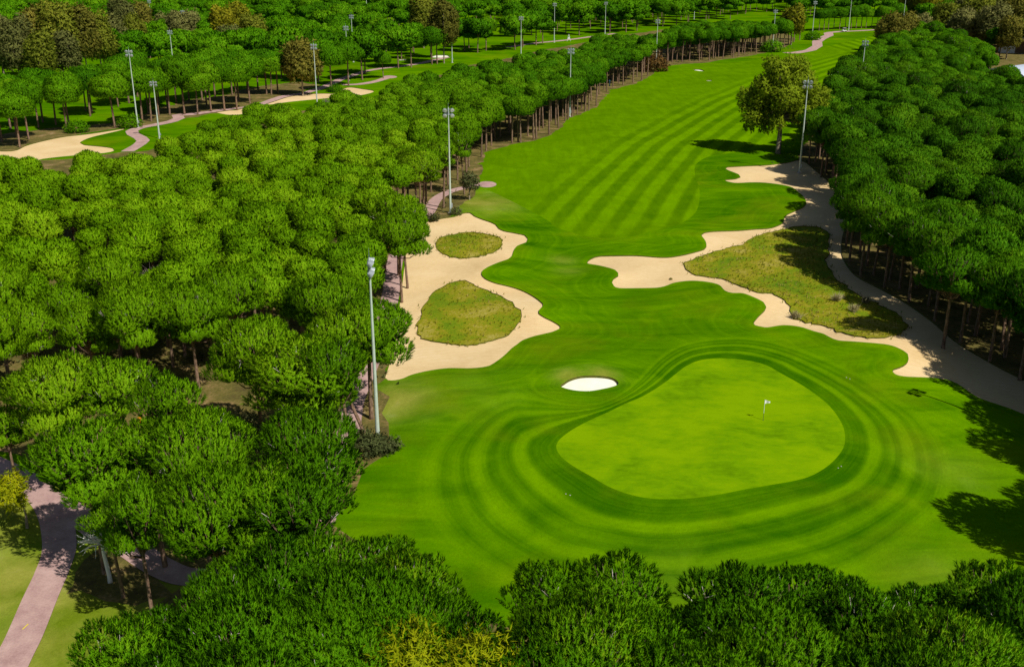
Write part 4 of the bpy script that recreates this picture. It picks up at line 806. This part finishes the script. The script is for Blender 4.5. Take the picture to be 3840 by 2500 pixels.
masts = [ # ('b', base px) or ('t', top px), facing degrees, label
 ('b',879,1035,95,1.0,'nearest tall mast, rising from bushes beside the rough'),('b',1047,495,10,1.0,'mast at the top corner of the left waste sand'),('b',321,297,0,1.07,'tall mast in front of the upper left pine row'),('b',371,322,0,.75,'shorter mast beside the s-bend of the upper left path'),
 ('b',738,255,0,1.0,'mast in front of the weeping brown gum'),('b',810,187,0,1.0,'mast beside the junction of the upper paths'),('t',816,34,0,1.,'mast behind the broad pines near the upper paths'),('b',854,56,0,1.4,'mast reaching out of the top of the picture behind pines'),
 ('b',356,88,0,1.,'mast beside the small far bunker in the upper left'),('t',394,70,0,.9,'low mast in front of the pale grey gum'),('t',424,24,0,1.,'tall mast right of the pale grey gum'),('b',271,62,0,1.3,'mast behind the gum trees in the upper left'),('b',39,38,0,1.3,'mast in the top left corner'),
 ('b',1211,142,0,.95,'mast on the second fairway beside the open pines'),('b',1324,271,5,1.0,'mast on the fairway edge beside the left pine row'),('b',1288,99,0,1.0,'mast beside the sandy track of the second fairway'),('b',1406,81,0,.9,'mast between the pines beyond the second fairway'),
 ('b',1524,157,0,.97,'mast above the reddish bush beside the fairway'),('b',1486,46,0,1.2,'mast at the top centre among distant pines'),('b',1613,45,0,.9,'mast at the top right of centre among distant pines'),('b',1051,146,0,1.,'mast in front of the gum by the white bunker'),
 ('b',1795,117,0,.95,'mast at the end of the pine-lined fairway edge'),('b',1887,89,0,.98,'mast beside the far s-bend path'),('b',1972,72,0,1.1,'mast in front of the far pine row'),('b',2097,65,0,1.1,'mast at the right end of the far pine row'),('b',2142,54,0,.8,'dark mast among the gums in the top right'),
 ('t',2012,94,-15,1.,'mast rising from the far end of the right wood'),('b',1858,401,-20,1.03,'mast standing right of the solitary gum tree'),('b',1202,33,0,1.,'small distant mast top centre left'),('b',1224,23,0,1.,'small distant mast at the very top centre')]
m0 = make_mast(); first = True
def put_mast(x, y, z, rz, sc, lb):
    global first
    o = m0 if first else copy_tree(m0); first = False
    o.location = (x, y, z); o.rotation_euler.z = math.radians(rz); o.scale = (1, 1, sc); tag(o, lb, 'lighting mast', 'floodlight masts of the golf course')
for kd, px, py, rz, sc, lb in masts:
    if kd == 'b': x, y, z = at3(px, py)
    else: x, y = map(float, unproj(px, py, MH*sc)); z = float(hgt(x, y))
    put_mast(x, y, z, rz, sc, lb)
sx_, sy_ = map(float, unproj(2112, 921)); k_ = MH*.955/math.tan(SEL)
put_mast(sx_+.70*k_, sy_-.714*k_, 0, 45, 1, 'mast beyond the right edge whose shadow falls on the rough')

# ------------------------------------------------------------------ flag, sprinklers, stone
x, y, z = at3(1773.7, 975.7); r_ = empty('golf_flag', (x, y, z)); tag(r_, 'white flag on a thin white and black pole in the green', 'golf flag')
M_WHITE = simple('white_paint', (.8, .8, .8), .4); M_HOLE = simple('hole_liner', (.03, .03, .03))
v, f = [], []; tube(v, f, [(0,0,-.1),(0,0,.75)], [.02,.02], 6); mesh_obj('lower_pole', v, f, M_DARK, r_)
v, f = [], []; tube(v, f, [(0,0,.75),(0,0,2.15)], [.022,.02], 6); mesh_obj('upper_pole', v, f, M_WHITE, r_)
v, f = [], []
for i in range(7):
    u = i/6
    for k, (zz) in enumerate((1.72, 2.12)):
        for s in (-.006, .006): v.append(np.array((.02+u*.5, .05*math.sin(u*6)+s, zz-(.13*u if k else -.13*u))))
for i in range(6):
    o = i*4
    for q in ((0,4,6,2),(1,3,7,5),(2,6,7,3),(0,1,5,4)): f.append(tuple(o+k for k in q))
mesh_obj('flag_cloth', v, f, M_WHITE, r_)
v, f = [], []; lathe(v, f, [(.055,-.1),(.055,.012)], 12); mesh_obj('hole_cup', v, f, M_HOLE, r_)
sp0 = None
for px, py, lb in [(1948,1087,'small round sprinkler head right of the green'),(1955,1083,'sprinkler head nearest the right edge of the green'),(1967,877,'small dark sprinkler head above the right of the green'),(1975,880,'sprinkler head beside the one above the green'),(1315,1147,'pale sprinkler head in the dark ring left below the green'),(1325,1150,'second pale sprinkler head left below the green')]:
    x, y, z = at3(px, py); v, f = [], []; lathe(v, f, [(.06,-.02),(.06,.02),(.03,.035)], 10); o = mesh_obj('sprinkler_head', v, f, M_CONC); o.location = (x, y, z); tag(o, lb, 'sprinkler head', 'sprinkler heads around the green')
x, y, z = at3(1559, 647); v, f = [], []; g = np.random.default_rng(1); lathe(v, f, [(.05,-.1),(.26,0),(.22,.12),(.06,.2)], 9); v = [p*g.uniform(.85,1.15) for p in v]; o = mesh_obj('stone', v, f, M_FLOOR); o.location = (x, y, z-.1); tag(o, 'small dark stone lying on the right waste sand', 'stone')
# yellow dash painted on the near path
t = NT('yellow_paint'); M_YP = t.out((.75, .62, .02), .7); x, y, z = at3(59, 1456); v, f = [], []; box(v, f, (0,0,0), (.07,.62,.008), -.22); o = mesh_obj('path_marking', v, f, M_YP); o.location = (x, y, z+.038); tag(o, 'short yellow dash painted on the near pink path', 'marking')

# ------------------------------------------------------------------ small buildings and posts
M_TAN = simple('tan_roof', (.42, .35, .24), .9); M_WOOD = simple('brown_timber', (.13, .07, .035), .8); M_TERRA = simple('terracotta', (.45, .20, .12), .9); M_WALL = simple('pale_wall', (.62, .58, .50), .9); M_ORANGE = simple('orange_plastic', (.75, .25, .02), .5)
M_TENT = simple('tent_fabric', (.55, .62, .74), .6); M_MESH = simple('green_mesh', (.03, .22, .10), .8); M_PANE = simple('window_glass', (.04, .05, .06), .1); M_BLUE = simple('blue_paint', (.05, .2, .35), .5)
def hut(px, py, w_, d_, h_, rz, roofm, wallm, label, name='wooden_hut', cat='hut', flat=False):
    x, y, z = at3(px, py); r_ = empty(name, (x, y, z), rz); tag(r_, label, cat)
    v, f = [], []; box(v, f, (0,0,h_/2-.2), (w_,d_,h_+.4)); mesh_obj('wall', v, f, wallm, r_)
    v, f = [], []; e = .25; hh = .12 if flat else w_*.22
    for xx, zz in ((-w_/2-e, 0), (0, hh), (w_/2+e, 0)):
        for yy in (-d_/2-e, d_/2+e):
            for q in (.004, .12): v.append(np.array((xx, yy, h_+zz+q)))
    f += [(1,3,7,5),(5,7,11,9),(0,4,6,2),(4,8,10,6),(0,2,3,1),(8,9,11,10),(0,1,5,4),(4,5,9,8),(2,6,7,3),(6,10,11,7)]
    mesh_obj('roof', v, f, roofm, r_)
    v, f = [], []; box(v, f, (0,-d_/2-.02,h_*.42), (w_*.3,.06,h_*.8)); mesh_obj('door', v, f, M_WOOD, r_)
    for sx in (-1, 1): v, f = [], []; box(v, f, (sx*w_*.32,-d_/2-.02,h_*.6), (w_*.18,.06,h_*.35)); mesh_obj('window', v, f, M_PANE, r_)
    return r_
hut(97, 1012, 2.3, 1.7, 1.7, .25, M_TAN, M_WOOD, 'small tan-roofed timber hut half hidden under the left wood', flat=True)
hut(1271, 36, 9, 6, 3.0, .1, M_TERRA, M_WALL, 'low terracotta roofed building under the distant pines', 'low_building', 'building')
hut(2136, 22, 8, 6, 3.2, -.2, M_TAN, M_WALL, 'pale roofed hut beside the gums at the top right', 'garden_hut', 'hut')
hut(2368, 122, 16, 11, 7, -.3, M_TERRA, simple('white_wall', (.78,.78,.76), .9), 'pale house at the right edge behind gum trees', 'house', 'house')
x, y, z = at3(327, 985); v, f = [], []; lathe(v, f, [(.20,0),(.22,.62),(.26,.66),(.24,.72),(.1,.75)], 12); o = mesh_obj('litter_bin', v, f, M_ORANGE); o.location = (x, y, z); tag(o, 'orange bin beside a pine trunk in the left wood', 'bin')
# barrel-roofed marquee at the right edge
x, y, z = at3(2382, 214); r_ = empty('marquee', (x, y, z), math.radians(-52)); tag(r_, 'blue white barrel-roofed marquee at the right edge behind the wood', 'marquee')
v, f = [], []; n = 14
for yy in (-16, 16):
    for i in range(n+1): a = PI*i/n; v.append(np.array((8*math.cos(a), yy, 5.0+3.4*math.sin(a))))
for i in range(n): f.append((i, i+1, n+2+i, n+1+i))
f.append(tuple(range(n+1))[::-1]); f.append(tuple(range(n+1, 2*n+2))); mesh_obj('roof', v, f, M_TENT, r_)
v, f = [], []; box(v, f, (0,0,2.45), (15.8,31.8,5.08)); mesh_obj('wall', v, f, M_WALL, r_)
# tennis court screen at the top
x, y, z = at3(1960, 13); r_ = empty('court_fence', (x, y, z)); tag(r_, 'green mesh court fence on a low red wall at the top of the picture', 'fence')
v, f = [], []; box(v, f, (0,.3,.5), (15,.3,1.0)); mesh_obj('base_wall', v, f, M_TERRA, r_)
v, f = [], []; box(v, f, (0,.3,3.5), (15,.06,4.9)); mesh_obj('mesh_screen', v, f, M_MESH, r_)
for i in range(6): v, f = [], []; tube(v, f, [(-7.4+i*2.96,.2,1.02),(-7.4+i*2.96,.2,6.2)], [.05,.05], 6); mesh_obj('post', v, f, M_GALV, r_)
x, y, z = at3(1417, 201); v, f = [], []; lathe(v, f, [(.2,-.1),(.2,1.7),(.28,1.72),(.28,1.95),(.05,2.05)], 10); o = mesh_obj('marker_post', v, f, M_BLUE); o.location = (x, y, z); tag(o, 'blue marker post in front of the fairway-side pines', 'post')
x, y, z = at3(1322, 96); r_ = empty('tripod_sign', (x, y, z)); tag(r_, 'white leaning frame sign beside the sandy track', 'sign')
v, f = [], []; tube(v, f, [(-.9,0,0),(0,.2,3.2)], [.09,.09], 5); tube(v, f, [(.9,0,0),(0,.2,3.2)], [.09,.09], 5); mesh_obj('frame', v, f, M_WHITE, r_)
v, f = [], []; box(v, f, (0,.02,1.4), (.9,.05,.9)); mesh_obj('board', v, f, M_WHITE, r_)
# golf buggy by the far tee
x, y, z = at3(1962, 74); r_ = empty('golf_buggy', (x, y, z+.02), .15); tag(r_, 'white golf buggy parked on the far path below the pine row', 'golf buggy')
v, f = [], []; box(v, f, (0,0,.55), (2.4,1.2,.45)); box(v, f, (-.75,0,.9), (.7,1.15,.3)); mesh_obj('body', v, f, M_WHITE, r_)
v, f = [], []; box(v, f, (.1,0,.92), (.7,1.1,.2)); box(v, f, (-.2,0,1.2), (.12,1.1,.5)); mesh_obj('seat', v, f, M_WOOD, r_)
v, f = [], []; box(v, f, (0,0,1.9), (1.9,1.3,.08)); mesh_obj('roof', v, f, M_WHITE, r_)
for a in (-.85, .85):
    for b_ in (-.55, .55):
        v, f = [], []; tube(v, f, [(a,b_,.78),(a*.98,b_,1.858)], [.03,.03], 5); mesh_obj('roof_post', v, f, M_DARK, r_)
        v, f = [], []; lathe(v, f, [(.26,-.1),(.28,0),(.26,.1)], 12, (0,1,0), (a,b_*1.02,.27)); mesh_obj('wheel', v, f, M_DARK, r_)
